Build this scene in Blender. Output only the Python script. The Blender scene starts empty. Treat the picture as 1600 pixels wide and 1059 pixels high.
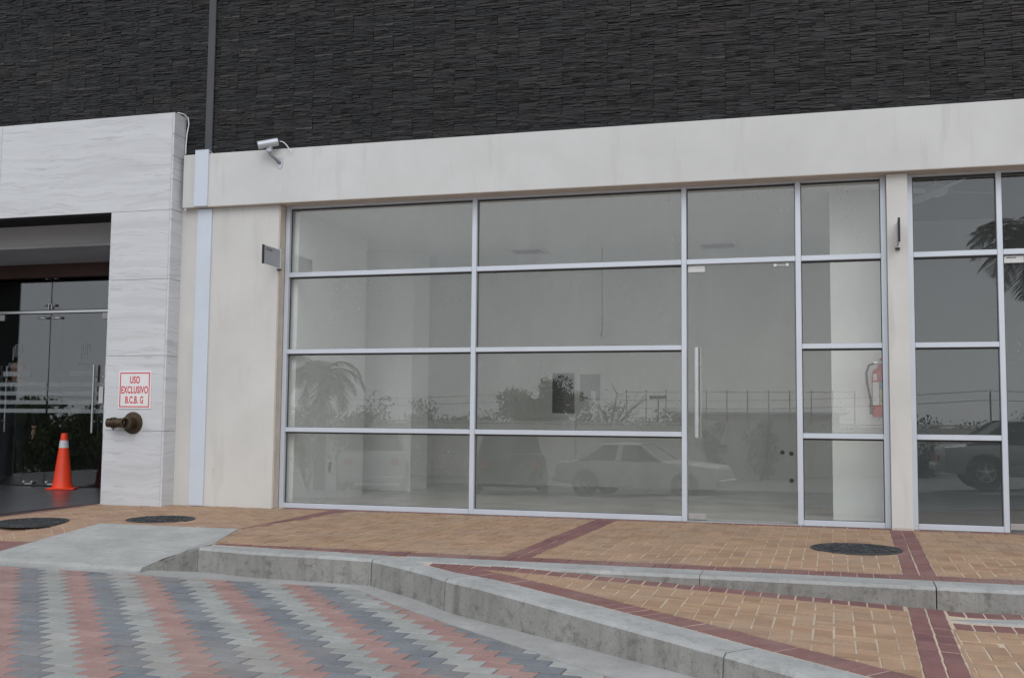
import bpy, bmesh, math, random
from mathutils import Vector, Matrix, Euler
import numpy as np

random.seed(11)
sc = bpy.context.scene
col = sc.collection

# ------------------------------------------------------------------ camera
CAM = Vector((5.5862, -10.3057, 0.8816))
YAW, PITCH, ROLL, FPX = 0.288543, 0.078749, 0.010124, 1700.0
cy_, sy_, cp_, sp_ = math.cos(YAW), math.sin(YAW), math.cos(PITCH), math.sin(PITCH)
Fv = Vector((-sy_*cp_, cy_*cp_, sp_)); R0 = Vector((cy_, sy_, 0)); U0 = R0.cross(Fv)
Rv = math.cos(ROLL)*R0 + math.sin(ROLL)*U0
Uv = -math.sin(ROLL)*R0 + math.cos(ROLL)*U0
cd = bpy.data.cameras.new('camera'); cam = bpy.data.objects.new('camera', cd); col.objects.link(cam)
cd.sensor_width = 36; cd.sensor_fit = 'HORIZONTAL'; cd.lens = FPX/1600*36
cd.clip_start = 0.1; cd.clip_end = 1500
M = Matrix.Identity(4)
for i in range(3):
    M[i][0], M[i][1], M[i][2], M[i][3] = Rv[i], Uv[i], -Fv[i], CAM[i]
cam.matrix_world = M
sc.camera = cam

def in_view(p, margin=60):
    d = Vector(p)-CAM; z = d.dot(Fv)
    if z < .1: return False
    u = 800+FPX*d.dot(Rv)/z; v = 529.5-FPX*d.dot(Uv)/z
    return -margin < u < 1600+margin and -margin < v < 1059+margin

# ------------------------------------------------------------------ sky, sun, exposure
SUN_EL, SUN_AZ = math.radians(40), math.radians(165)      # azimuth measured from +Y, clockwise
CLOUD = 7.5
w = bpy.data.worlds.new('World'); sc.world = w; w.use_nodes = True
nt = w.node_tree; nt.nodes.clear()
sky = nt.nodes.new('ShaderNodeTexSky'); sky.sky_type = 'NISHITA'; sky.sun_disc = False
sky.sun_elevation = SUN_EL; sky.sun_rotation = SUN_AZ; sky.dust_density = 1.0; sky.air_density = 1.2
hs = nt.nodes.new('ShaderNodeHueSaturation'); hs.inputs['Saturation'].default_value = 0.5
bg = nt.nodes.new('ShaderNodeBackground'); bg.inputs['Strength'].default_value = 0.13
wo = nt.nodes.new('ShaderNodeOutputWorld')
nt.links.new(sky.outputs[0], hs.inputs['Color']); 
# a closed cloud deck drawn over the clear sky
tcw = nt.nodes.new('ShaderNodeTexCoord'); mpw = nt.nodes.new('ShaderNodeMapping'); mpw.inputs['Scale'].default_value = (1, 1, 2.5)
nw = nt.nodes.new('ShaderNodeTexNoise'); nw.inputs['Scale'].default_value = 1.6; nw.inputs['Detail'].default_value = 5
rw = nt.nodes.new('ShaderNodeValToRGB'); rw.color_ramp.elements[0].position = .3; rw.color_ramp.elements[1].position = .7
rw.color_ramp.elements[0].color = (.90, .95, 1.02, 1); rw.color_ramp.elements[1].color = (1.0, 1.03, 1.08, 1)
vm = nt.nodes.new('ShaderNodeVectorMath'); vm.operation = 'SCALE'; vm.inputs['Scale'].default_value = CLOUD
mw = nt.nodes.new('ShaderNodeMix'); mw.data_type = 'RGBA'; mw.inputs[0].default_value = .85
nt.links.new(tcw.outputs['Generated'], mpw.inputs[0]); nt.links.new(mpw.outputs[0], nw.inputs['Vector']); nt.links.new(nw.outputs['Fac'], rw.inputs[0])
nt.links.new(rw.outputs[0], vm.inputs[0]); nt.links.new(hs.outputs[0], mw.inputs[6]); nt.links.new(vm.outputs[0], mw.inputs[7]); nt.links.new(mw.outputs[2], bg.inputs[0])
nt.links.new(bg.outputs[0], wo.inputs[0])
sl = bpy.data.lights.new('sun', 'SUN'); sl.energy = 0.85; sl.angle = math.radians(38); sl.color = (1, .985, .96)
so = bpy.data.objects.new('sun', sl); col.objects.link(so)
sd = Vector((math.sin(SUN_AZ)*math.cos(SUN_EL), math.cos(SUN_AZ)*math.cos(SUN_EL), math.sin(SUN_EL)))
so.rotation_euler = sd.to_track_quat('Z', 'Y').to_euler(); so.location = (0, -8, 14)
sc.view_settings.view_transform = 'Standard'; sc.view_settings.look = 'None'
sc.view_settings.exposure = 0.05; sc.view_settings.gamma = 1.0; sc.view_settings.use_curve_mapping = False
sc.render.engine = 'CYCLES'
sc.cycles.use_denoising = True
sc.cycles.max_bounces = 10; sc.cycles.transparent_max_bounces = 24; sc.cycles.diffuse_bounces = 5
sc.cycles.sample_clamp_indirect = 6

# ------------------------------------------------------------------ helpers
class MB:
    """collects faces, links them as ONE mesh object"""
    def __init__(s): s.v = []; s.f = []; s.m = []; s.t = []
    def face(s, pts, mi=0, tone=.5):
        n = len(s.v); s.v += [tuple(p) for p in pts]; s.f.append(tuple(range(n, n+len(pts)))); s.m.append(mi); s.t.append(tone); return s
    def grid(s, rows, closed=False, mi=0, tone=.5, caps=False):
        n = len(s.v); c = len(rows[0])
        for r in rows: s.v += [tuple(p) for p in r]
        for i in range(len(rows)-1):
            for j in range(c if closed else c-1):
                a = n+i*c+j; b = n+i*c+(j+1) % c
                s.f.append((a, b, b+c, a+c)); s.m.append(mi); s.t.append(tone)
        if caps:
            s.f.append(tuple(n+j for j in range(c))[::-1]); s.m.append(mi); s.t.append(tone)
            k = n+(len(rows)-1)*c
            s.f.append(tuple(k+j for j in range(c))); s.m.append(mi); s.t.append(tone)
        return s
    def box(s, a, b, mi=0, tone=.5, ch=0.0):
        x0, y0, z0 = a; x1, y1, z1 = b
        if ch > 0:
            bm = bmesh.new(); bmesh.ops.create_cube(bm, size=1)
            for v in bm.verts: v.co = Vector((x0+(v.co.x+.5)*(x1-x0), y0+(v.co.y+.5)*(y1-y0), z0+(v.co.z+.5)*(z1-z0)))
            bmesh.ops.bevel(bm, geom=bm.edges[:], offset=ch, segments=1, affect='EDGES')
            n = len(s.v); bm.verts.index_update()
            s.v += [tuple(v.co) for v in bm.verts]
            for f in bm.faces: s.f.append(tuple(n+v.index for v in f.verts)); s.m.append(mi); s.t.append(tone)
            bm.free(); return s
        P = [(x0,y0,z0),(x1,y0,z0),(x1,y1,z0),(x0,y1,z0),(x0,y0,z1),(x1,y0,z1),(x1,y1,z1),(x0,y1,z1)]
        n = len(s.v); s.v += P
        for q in ((0,3,2,1),(4,5,6,7),(0,1,5,4),(1,2,6,5),(2,3,7,6),(3,0,4,7)):
            s.f.append(tuple(n+i for i in q)); s.m.append(mi); s.t.append(tone)
        return s
    def hexa(s, P, mi=0, tone=.5):
        n = len(s.v); s.v += [tuple(p) for p in P]
        for q in ((0,3,2,1),(4,5,6,7),(0,1,5,4),(1,2,6,5),(2,3,7,6),(3,0,4,7)):
            s.f.append(tuple(n+i for i in q)); s.m.append(mi); s.t.append(tone)
        return s
    def tube(s, pts, r, n=10, mi=0, caps=True):
        pts = [Vector(p) for p in pts]; rows = []
        rr = r if isinstance(r, (list, tuple)) else [r]*len(pts)
        up = None
        for i, p in enumerate(pts):
            d = (pts[min(i+1, len(pts)-1)]-pts[max(i-1, 0)]).normalized()
            if up is None: up = Vector((0,0,1)) if abs(d.z) < .9 else Vector((1,0,0))
            a = d.cross(up); 
            if a.length < 1e-4: a = d.orthogonal()
            a.normalize(); b = a.cross(d).normalized(); up = b
            rows.append([p+rr[i]*(math.cos(2*math.pi*k/n)*a+math.sin(2*math.pi*k/n)*b) for k in range(n)])
        return s.grid(rows, closed=True, mi=mi, caps=caps)
    def lathe(s, prof, c=(0,0,0), n=24, axis='z', mi=0, caps=True):
        rows = []
        for r, h in prof:
            row = []
            for k in range(n):
                a = 2*math.pi*k/n; x, y = r*math.cos(a), r*math.sin(a)
                if axis == 'z': q = (x, y, h)
                elif axis == 'y': q = (x, h, -y)
                else: q = (h, x, y)
                row.append((c[0]+q[0], c[1]+q[1], c[2]+q[2]))
            rows.append(row)
        return s.grid(rows, closed=True, mi=mi, caps=caps)
    def prism(s, poly, fz0, fz1, mi=0, tone=.5):
        n = len(s.v); k = len(poly)
        s.v += [(p[0], p[1], fz0(p[0], p[1])) for p in poly]+[(p[0], p[1], fz1(p[0], p[1])) for p in poly]
        s.f.append(tuple(n+k+i for i in range(k))); s.m.append(mi); s.t.append(tone)
        s.f.append(tuple(n+i for i in range(k))[::-1]); s.m.append(mi); s.t.append(tone)
        for i in range(k):
            j = (i+1) % k
            s.f.append((n+i, n+j, n+k+j, n+k+i)); s.m.append(mi); s.t.append(tone)
        return s
    def mesh(s, name, mats, smooth=False, tone=False):
        me = bpy.data.meshes.new(name); me.from_pydata(s.v, [], s.f)
        for m in (mats if isinstance(mats, (list, tuple)) else [mats]): me.materials.append(m)
        me.polygons.foreach_set('material_index', s.m)
        if tone:
            at = me.attributes.new('tone', 'FLOAT', 'FACE'); at.data.foreach_set('value', s.t)
        bm = bmesh.new(); bm.from_mesh(me); bmesh.ops.recalc_face_normals(bm, faces=bm.faces[:]); bm.to_mesh(me); bm.free()
        if smooth:
            me.polygons.foreach_set('use_smooth', [True]*len(me.polygons))
            me.set_sharp_from_angle(angle=math.radians(40))
        me.update(); return me
    def build(s, name, mats, parent=None, smooth=False, tone=False):
        return link(name, s.mesh(name, mats, smooth, tone), parent)

def link(name, me, parent=None):
    o = bpy.data.objects.new(name, me); col.objects.link(o)
    if parent: o.parent = parent
    return o
def tag(o, label=None, cat=None, group=None, kind=None):
    if label: o['label'] = label
    if cat: o['category'] = cat
    if group: o['group'] = group
    if kind: o['kind'] = kind
    return o
def empty(name, loc=(0,0,0), rz=0):
    o = bpy.data.objects.new(name, None); o.empty_display_size = .2; col.objects.link(o)
    o.location = loc; o.rotation_euler = (0,0,rz); return o
def copy_tree(o, parent=None):
    c = o.copy(); col.objects.link(c)
    if parent: c.parent = parent
    for ch in list(o.children): copy_tree(ch, c)
    return c
def text_mesh(s, size, bold=0., extrude=.0008, align='CENTER', xs=1.0, sp=1.0):
    cu = bpy.data.curves.new('lettering', 'FONT'); cu.body = s; cu.size = size; cu.offset = bold; cu.extrude = extrude; cu.align_x = align; cu.space_character = sp
    o = bpy.data.objects.new('lettering', cu); col.objects.link(o)
    me = bpy.data.meshes.new_from_object(o.evaluated_get(bpy.context.evaluated_depsgraph_get()))
    bpy.data.objects.remove(o)
    for v in me.vertices: v.co.x *= xs
    return me

# ------------------------------------------------------------------ materials
class NT:
    def __init__(s, name):
        s.m = bpy.data.materials.new(name); s.m.use_nodes = True; s.t = s.m.node_tree
        s.b = s.t.nodes['Principled BSDF']; s.out = s.t.nodes['Material Output']
    def n(s, ty, **kw):
        o = s.t.nodes.new('ShaderNode'+ty)
        for k, v in kw.items():
            if k in o.inputs.keys() and not hasattr(o, k): o.inputs[k].default_value = v
            else: setattr(o, k, v)
        return o
    def l(s, a, b): s.t.links.new(a, b)
    def pos(s, scale=(1,1,1), rot=(0,0,0), obj=False):
        if obj: g = s.n('TexCoord').outputs['Object']
        else: g = s.n('NewGeometry').outputs['Position']
        mp = s.n('Mapping'); mp.inputs['Scale'].default_value = scale; mp.inputs['Rotation'].default_value = rot
        s.l(g, mp.inputs['Vector']); return mp.outputs[0]
    def noise(s, vec, scale, detail=4, rough=.55, dist=0.):
        t = s.n('TexNoise'); t.inputs['Scale'].default_value = scale; t.inputs['Detail'].default_value = detail
        t.inputs['Roughness'].default_value = rough; t.inputs['Distortion'].default_value = dist
        s.l(vec, t.inputs['Vector']); return t.outputs['Fac']
    def ramp(s, fac, stops, interp='LINEAR'):
        r = s.n('ValToRGB'); r.color_ramp.interpolation = interp
        e = r.color_ramp.elements
        while len(e) < len(stops): e.new(.5)
        for el, (p, c) in zip(e, stops):
            el.position = p; el.color = (c, c, c, 1) if isinstance(c, (int, float)) else (*c, 1)
        s.l(fac, r.inputs[0]); return r.outputs['Color']
    def mix(s, fac, a, b, mode='MIX'):
        x = s.n('Mix'); x.data_type = 'RGBA'; x.blend_type = mode
        for sock, v in ((0, fac), (6, a), (7, b)):
            if isinstance(v, (int, float)): x.inputs[sock].default_value = v if sock == 0 else (v, v, v, 1)
            elif isinstance(v, tuple): x.inputs[sock].default_value = (*v, 1)
            else: s.l(v, x.inputs[sock])
        return x.outputs[2]
    def math(s, op, a, b=None, clamp=False):
        x = s.n('Math'); x.operation = op; x.use_clamp = clamp
        for i, v in enumerate((a, b)):
            if v is None: continue
            if isinstance(v, (int, float)): x.inputs[i].default_value = v
            else: s.l(v, x.inputs[i])
        return x.outputs[0]
    def color(s, c):
        if isinstance(c, tuple): s.b.inputs['Base Color'].default_value = (*c, 1)
        else: s.l(c, s.b.inputs['Base Color'])
    def bump(s, h, strength=.3, dist=.01):
        b = s.n('Bump'); b.inputs['Strength'].default_value = strength; b.inputs['Distance'].default_value = dist
        s.l(h, b.inputs['Height']); s.l(b.outputs[0], s.b.inputs['Normal'])
    def set(s, rough=.6, metal=0., spec=.5):
        s.b.inputs['Roughness'].default_value = rough; s.b.inputs['Metallic'].default_value = metal
        s.b.inputs['Specular IOR Level'].default_value = spec; return s
    def rnd(s):
        g = s.n('NewGeometry').outputs['Random Per Island']; o = s.n('ObjectInfo').outputs['Random']
        return s.math('FRACT', s.math('ADD', g, o))

def plain(name, c, rough=.5, metal=0., var=.12, scale=9., bump=0.):
    k = NT(name); k.set(rough, metal)
    n = k.noise(k.pos(obj=True), scale, 5)
    k.color(k.mix(1., c, k.ramp(n, [(.3, 1-var), (.7, 1+var*.5)]), 'MULTIPLY'))
    if bump: k.bump(n, bump, .004)
    return k.m

def mat_plaster(name, c, c2, chips=True):
    k = NT(name); k.set(.85, spec=.25); p = k.pos()
    a = k.noise(p, 1.1, 5, .6); b = k.noise(k.pos((5,5,.7)), 1.4, 4, .6); d = k.noise(p, 55, 3)
    base = k.mix(k.ramp(a, [(.35, 0.), (.68, 1.)]), c, c2)
    base = k.mix(k.ramp(b, [(.56, 0.), (.78, .45)]), base, (c2[0]*.78, c2[1]*.77, c2[2]*.74))
    if chips:
        v = k.n('TexVoronoi'); v.inputs['Scale'].default_value = 3.3; k.l(p, v.inputs['Vector'])
        spot = k.math('LESS_THAN', v.outputs['Distance'], .035)
        gate = k.math('GREATER_THAN', k.noise(p, 2.3, 1), .56)
        base = k.mix(k.math('MULTIPLY', k.math('MULTIPLY', spot, gate), .55), base, (.2, .19, .18))
    k.color(base); k.bump(d, .12, .003); return k.m

def mat_marble():
    k = NT('striato_stone'); k.set(.42, spec=.45)
    off = k.math('MULTIPLY', k.n('ObjectInfo').outputs['Random'], 30.)
    g = k.n('NewGeometry').outputs['Position']; cx = k.n('CombineXYZ'); k.l(off, cx.inputs[2])
    ad = k.n('VectorMath'); ad.operation = 'ADD'; k.l(g, ad.inputs[0]); k.l(cx.outputs[0], ad.inputs[1])
    mp = k.n('Mapping'); mp.inputs['Scale'].default_value = (.42, .42, 7.5); mp.inputs['Rotation'].default_value = (0, .05, 0); wv = k.n('TexNoise'); wv.inputs['Scale'].default_value = 1.1; wv.inputs['Detail'].default_value = 3; k.l(ad.outputs[0], wv.inputs['Vector']); wz = k.n('CombineXYZ'); k.l(k.math('MULTIPLY', k.math('SUBTRACT', wv.outputs['Fac'], .5), .26), wz.inputs[2]); a2 = k.n('VectorMath'); a2.operation = 'ADD'; k.l(ad.outputs[0], a2.inputs[0]); k.l(wz.outputs[0], a2.inputs[1]); k.l(a2.outputs[0], mp.inputs[0])
    a = k.noise(mp.outputs[0], 1.5, 7, .62, .5); b = k.noise(mp.outputs[0], 4.2, 8, .7, .9)
    c = k.ramp(a, [(.30, (.51, .515, .53)), (.47, (.58, .588, .61)), (.62, (.62, .63, .65)), (.75, (.545, .55, .565))])
    c = k.mix(k.ramp(b, [(.385, .75), (.45, .0)]), c, (.455, .455, .47))
    c = k.mix(k.ramp(k.noise(mp.outputs[0], .9, 3), [(.6, 0.), (.75, .25)]), c, (.52, .47, .42))
    k.color(c); k.bump(b, .05, .002); return k.m

def mat_ledge():
    k = NT('black_slate'); k.set(.62, spec=.4)
    p = k.pos((1,1,3.)); n = k.noise(p, 26, 6, .65); n2 = k.noise(k.pos(), .8, 3)
    at = k.n('Attribute'); at.attribute_name = 'tone'
    c = k.ramp(at.outputs['Fac'], [(0., (.007,.007,.008)), (.55, (.0155,.0155,.0165)), (.85, (.032,.031,.031)), (1., (.060,.057,.054))])
    r = k.n('ObjectInfo').outputs['Random']
    c = k.mix(.75, c, k.ramp(r, [(0., .82), (1., 1.25)]), 'MULTIPLY')
    c = k.mix(k.ramp(r, [(.85, 0.), (.95, .4)]), c, (.035, .026, .021))
    c = k.mix(.8, c, k.ramp(n, [(.25, .45), (.75, 1.6)]), 'MULTIPLY')
    c = k.mix(.6, c, k.ramp(n2, [(.35, .75), (.65, 1.25)]), 'MULTIPLY')
    k.color(c); k.bump(n, .35, .005); return k.m

def mat_brick(name, c1, c2, c3):
    k = NT(name); k.set(.75, spec=.3); r = k.rnd(); p = k.pos()
    c = k.ramp(r, [(0., c1), (.5, c2), (1., c3)])
    n = k.noise(p, 4.2, 5, .6); f = k.noise(p, 90, 3)
    c = k.mix(1., c, k.ramp(n, [(.3, .84), (.7, 1.12)]), 'MULTIPLY')
    c = k.mix(1., c, k.ramp(f, [(.3, .86), (.7, 1.1)]), 'MULTIPLY')
    c = k.mix(k.ramp(k.noise(p, 1.3, 6, .65), [(.47, 0.), (.72, .42)]), c, (.33, .27, .23))
    k.color(c); k.bump(f, .25, .003); return k.m

def mat_concrete(name, c, dark, amount=.5, streak=0., brush=False, rough=.85):
    k = NT(name); k.set(rough, spec=.25); p = k.pos()
    a = k.noise(p, 2.6, 6, .65); b = k.noise(p, 14, 5, .7); f = k.noise(p, 120, 2)
    base = k.mix(k.ramp(a, [(.38, 0.), (.62, 1.)]), c, tuple(x*.8 for x in c))
    base = k.mix(k.ramp(b, [(.52, 0.), (.66, amount)]), base, dark)
    base = k.mix(k.ramp(k.noise(p, 48, 3, .7), [(.60, 0.), (.70, amount)]), base, tuple(x*.7 for x in dark))
    if streak:
        s_ = k.noise(k.pos((7,7,.5)), 1.6, 4, .6)
        base = k.mix(k.ramp(s_, [(.5, 0.), (.72, streak)]), base, dark)
    if brush:
        s_ = k.noise(k.pos((1.1, 30, 30)), 1.5, 4, .7)
        base = k.mix(k.ramp(s_, [(.48, 0.), (.72, .5)]), base, tuple(x*.5 for x in c))
        k.bump(s_, .35, .006)
    else: k.bump(b, .3, .006)
    base = k.mix(.5, base, k.ramp(f, [(.3, .8), (.7, 1.15)]), 'MULTIPLY')
    k.color(base); return k.m

def mat_glass(name, tint, f0, dust=.03, specks=True):
    k = NT(name); t = k.t; t.nodes.remove(k.b)
    lw = k.n('LayerWeight'); lw.inputs['Blend'].default_value = .5
    fac = k.math('ADD', k.math('MULTIPLY', k.math('POWER', lw.outputs['Facing'], 5.), 1-f0), f0)
    tr = k.n('BsdfTransparent'); tr.inputs[0].default_value = (*tint, 1)
    gl = k.n('BsdfGlossy'); gl.inputs['Roughness'].default_value = 0.; gl.inputs[0].default_value = (1,1,1,1)
    mx = k.n('MixShader'); k.l(fac, mx.inputs[0]); k.l(tr.outputs[0], mx.inputs[1]); k.l(gl.outputs[0], mx.inputs[2])
    df = k.n('BsdfDiffuse'); df.inputs[0].default_value = (.62, .64, .64, 1)
    p = k.pos(); smear = k.noise(k.pos((1.6, 1, .45)), 1.7, 5, .65, .6)
    d = k.math('MULTIPLY', k.ramp(smear, [(.35, .25), (.7, 1.)]), dust)
    if specks:
        v = k.n('TexVoronoi'); v.inputs['Scale'].default_value = 17; k.l(p, v.inputs['Vector'])
        v2 = k.n('TexVoronoi'); v2.inputs['Scale'].default_value = 46; k.l(p, v2.inputs['Vector'])
        gate = k.ramp(k.noise(k.pos((1,1,1)), 1.15, 3), [(.56, 0.), (.60, 1.)])
        few = lambda vv, lim, r: k.math('MULTIPLY', k.math('LESS_THAN', vv.outputs['Distance'], r), k.math('GREATER_THAN', k.math('FRACT', k.math('MULTIPLY', sepc(vv), 7.)), lim))
        def sepc(vv):
            q = k.n('SeparateColor'); k.l(vv.outputs['Color'], q.inputs[0]); return q.outputs[0]
        sp = k.math('MULTIPLY', k.math('MAXIMUM', few(v, .80, .10), few(v2, .86, .20)), gate)
        d = k.math('ADD', d, k.math('MULTIPLY', sp, .38), True)
    m2 = k.n('MixShader'); k.l(d, m2.inputs[0]); k.l(mx.outputs[0], m2.inputs[1]); k.l(df.outputs[0], m2.inputs[2])
    k.l(m2.outputs[0], k.out.inputs[0]); return k.m

def mat_frost():
    k = NT('frosted_film'); k.t.nodes.remove(k.b)
    tr = k.n('BsdfTransparent'); df = k.n('BsdfDiffuse'); df.inputs[0].default_value = (.62,.66,.68,1)
    mx = k.n('MixShader'); mx.inputs[0].default_value = .26; k.l(tr.outputs[0], mx.inputs[1]); k.l(df.outputs[0], mx.inputs[2]); k.l(mx.outputs[0], k.out.inputs[0]); return k.m

def mat_leaf(name, a, b):
    k = NT(name); k.set(.6, spec=.3); r = k.rnd()
    k.color(k.ramp(r, [(0., a), (1., b)])); return k.m

MT = {}
MT['plaster'] = mat_plaster('wall_paint', (.655,.645,.62), (.575,.565,.54), True)
MT['beam'] = mat_plaster('beam_paint', (.65,.65,.645), (.575,.575,.565))
MT['plaster_raw'] = plain('bare_render', (.55,.49,.43), .9)
MT['marble'] = mat_marble()
MT['ledge'] = mat_ledge()
MT['backing'] = plain('dark_mortar', (.008,.008,.009), .9)
MT['alu'] = plain('anodised_aluminium', (.62,.66,.725), .42, .25, .05, 3)
MT['alu_dark'] = plain('gasket', (.05,.052,.055), .6)
MT['cover'] = plain('painted_steel_strip', (.61,.665,.75), .45, .0, .05, 3)
MT['joint'] = plain('grey_joint_strip', (.058,.058,.066), .5, .0, .15, 3)
MT['steel'] = plain('brushed_steel', (.62,.62,.62), .3, .9, .06, 20)
MT['silver_plate'] = plain('satin_plate', (.62,.62,.61), .4, .3, .06, 20)
MT['glass'] = mat_glass('clear_glass', (.958,.968,.956), .066, .05)
MT['glass_dark'] = mat_glass('tinted_glass', (.76,.79,.80), .08, .015)
MT['glass_door'] = mat_glass('smoked_glass', (.82,.84,.86), .085, .005, False)
MT['frost'] = mat_frost()
MT['frost2'] = mat_frost()
MT['brick_y'] = mat_brick('ochre_brick', (.385,.25,.16), (.415,.28,.185), (.34,.215,.14))
MT['brick_r'] = mat_brick('maroon_brick', (.215,.105,.10), (.24,.12,.115), (.19,.095,.095))
MT['brick_o'] = mat_brick('salmon_brick', (.39,.245,.16), (.42,.29,.20), (.36,.215,.16))
MT['mortar'] = mat_concrete('pale_mortar', (.60,.50,.39), (.40,.30,.22), .3)
MT['pav_red'] = mat_brick('rose_paver', (.345,.22,.20), (.315,.20,.185), (.37,.245,.225))
MT['pav_blue'] = mat_brick('slate_paver', (.195,.21,.23), (.175,.19,.21), (.22,.235,.25))
MT['pav_light'] = mat_brick('pale_paver', (.34,.35,.34), (.30,.31,.30), (.375,.38,.37))
MT['pav_joint'] = mat_concrete('joint_sand', (.11,.10,.09), (.05,.05,.045), .4)
MT['kerb'] = mat_concrete('kerb_concrete', (.335,.328,.31), (.12,.115,.10), .6, .5)
MT['kerb_top'] = mat_concrete('kerb_top_concrete', (.42,.425,.42), (.22,.215,.20), .45, .2)
MT['apron'] = mat_concrete('brushed_concrete', (.45,.455,.445), (.25,.245,.235), .3, 0, True)
MT['gutter'] = mat_concrete('gutter_concrete', (.40,.40,.395), (.25,.24,.22), .25)
MT['asphalt'] = mat_concrete('lot_paving', (.38,.375,.36), (.24,.235,.225), .4)
MT['floor_dark'] = plain('dark_floor_tile', (.075,.075,.082), .28, .0, .25, 2.5)
MT['floor_in'] = plain('shop_floor_tile', (.60,.605,.60), .35, .0, .25, 2)
MT['white_in'] = plain('white_interior_paint', (.84,.84,.83), .9, .0, .04, 1)
MT['grey_in'] = plain('grey_interior_paint', (.74,.73,.70), .9, .0, .06, 1)
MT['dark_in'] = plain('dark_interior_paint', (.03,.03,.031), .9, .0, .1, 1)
MT['soffit'] = plain('soffit_paint', (.55,.54,.54), .9, .0, .06, 1)
MT['wood'] = plain('dark_red_timber', (.060,.020,.012), .5, .0, .3, 6)
MT['black'] = plain('black_plastic', (.015,.015,.016), .5)
MT['white'] = plain('white_plastic', (.75,.76,.77), .45, .0, .05)
MT['cam_silver'] = plain('silver_casing', (.50,.53,.58), .35, .3, .05)
MT['cam_arm'] = plain('grey_casting', (.22,.23,.24), .4, .3, .05)
MT['bronze'] = plain('aged_bronze', (.085,.062,.038), .48, .7, .35, 30, .3)
MT['red_paint'] = plain('red_print', (.62,.03,.05), .6)
MT['sign_white'] = plain('sign_board', (.78,.76,.76), .5, .0, .04)
MT['orange'] = plain('orange_pvc', (.90,.058,.014), .5, .0, .12, 5)
MT['reflective'] = plain('reflective_tape', (.62,.65,.68), .4)
MT['iron'] = plain('cast_iron', (.060,.064,.070), .7, .2, .5, 40, .5)
MT['ext_red'] = plain('extinguisher_red', (.50,.004,.006), .35)
MT['poster'] = plain('black_card', (.012,.012,.012), .8)
MT['poster2'] = plain('grey_card', (.07,.07,.068), .8)
MT['paper'] = plain('pale_label', (.2,.2,.2), .8)
MT['leaf'] = mat_leaf('tree_leaves', (.035,.055,.022), (.075,.10,.04))
MT['leaf_hedge'] = mat_leaf('hedge_leaves', (.05,.085,.022), (.12,.17,.05))
MT['leaf_palm'] = mat_leaf('palm_leaves', (.025,.038,.018), (.05,.07,.03))
MT['bark'] = plain('bark', (.10,.085,.07), .9, .0, .3, 8)
MT['lotwall'] = mat_plaster('lot_wall_paint', (.78,.75,.69), (.68,.65,.59), False)
MT['car_white'] = plain('white_car_paint', (.58,.58,.55), .28, .0, .04)
MT['car_silver'] = plain('silver_car_paint', (.40,.40,.38), .28, .5, .04)
MT['car_dark'] = plain('dark_car_paint', (.05,.05,.055), .28, .0, .05)
MT['car_glass'] = plain('car_window', (.015,.017,.018), .08)
MT['tyre'] = plain('tyre_rubber', (.018,.018,.018), .85)
MT['skin'] = plain('skin', (.68,.38,.27), .55)
MT['suit'] = plain('dark_suit', (.012,.013,.017), .8)
MT['shirt'] = plain('white_shirt', (.70,.72,.75), .8)
MT['hair'] = plain('grey_hair', (.06,.05,.045), .8)

# ------------------------------------------------------------------ surfaces
def zS(x, y): return .018*y                                        # upper pavement
def zA(x, y): return -.034+.1345*(y+1.88) if y < -1.88 else zS(x, y)   # driveway apron
def zW(x, y): return min(-.058-.048*(min(x, 6.3)-3.45)+.018*(y+3.25), .018*y-.003)
def zR(x, y): return -.25+.037*(y+3.25)
def zG(y, x=0.):
    if y > -10: return zR(0, y)-.03
    a = zR(0, -10)-.03
    return a-(a+1.0)*min(1, (-10-y)/8.)+.05*max(0, min(10, x))*min(1, (-10-y)/5.)

def clip(poly, planes):
    for (a, b, c) in planes:                                       # keep a x + b y <= c
        out = []; n = len(poly)
        for i in range(n):
            p, q = poly[i], poly[(i+1) % n]; dp = a*p[0]+b*p[1]-c; dq = a*q[0]+b*q[1]-c
            if dp <= 1e-9: out.append(p)
            if (dp < -1e-9 and dq > 1e-9) or (dp > 1e-9 and dq < -1e-9):
                t = dp/(dp-dq); out.append((p[0]+t*(q[0]-p[0]), p[1]+t*(q[1]-p[1])))
        poly = out
        if len(poly) < 3: return []
    return poly
def hull_planes(poly):                                             # convex, any orientation
    n = len(poly); A = sum(poly[i][0]*poly[(i+1) % n][1]-poly[(i+1) % n][0]*poly[i][1] for i in range(n)); s = 1 if A > 0 else -1
    out = []
    for i in range(n):
        p, q = poly[i], poly[(i+1) % n]; a, b = s*(q[1]-p[1]), -s*(q[0]-p[0]); out.append((a, b, a*p[0]+b*p[1]))
    return out
def area(p): return abs(sum(p[i][0]*p[(i+1) % len(p)][1]-p[(i+1) % len(p)][0]*p[i][1] for i in range(len(p))))/2

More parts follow.
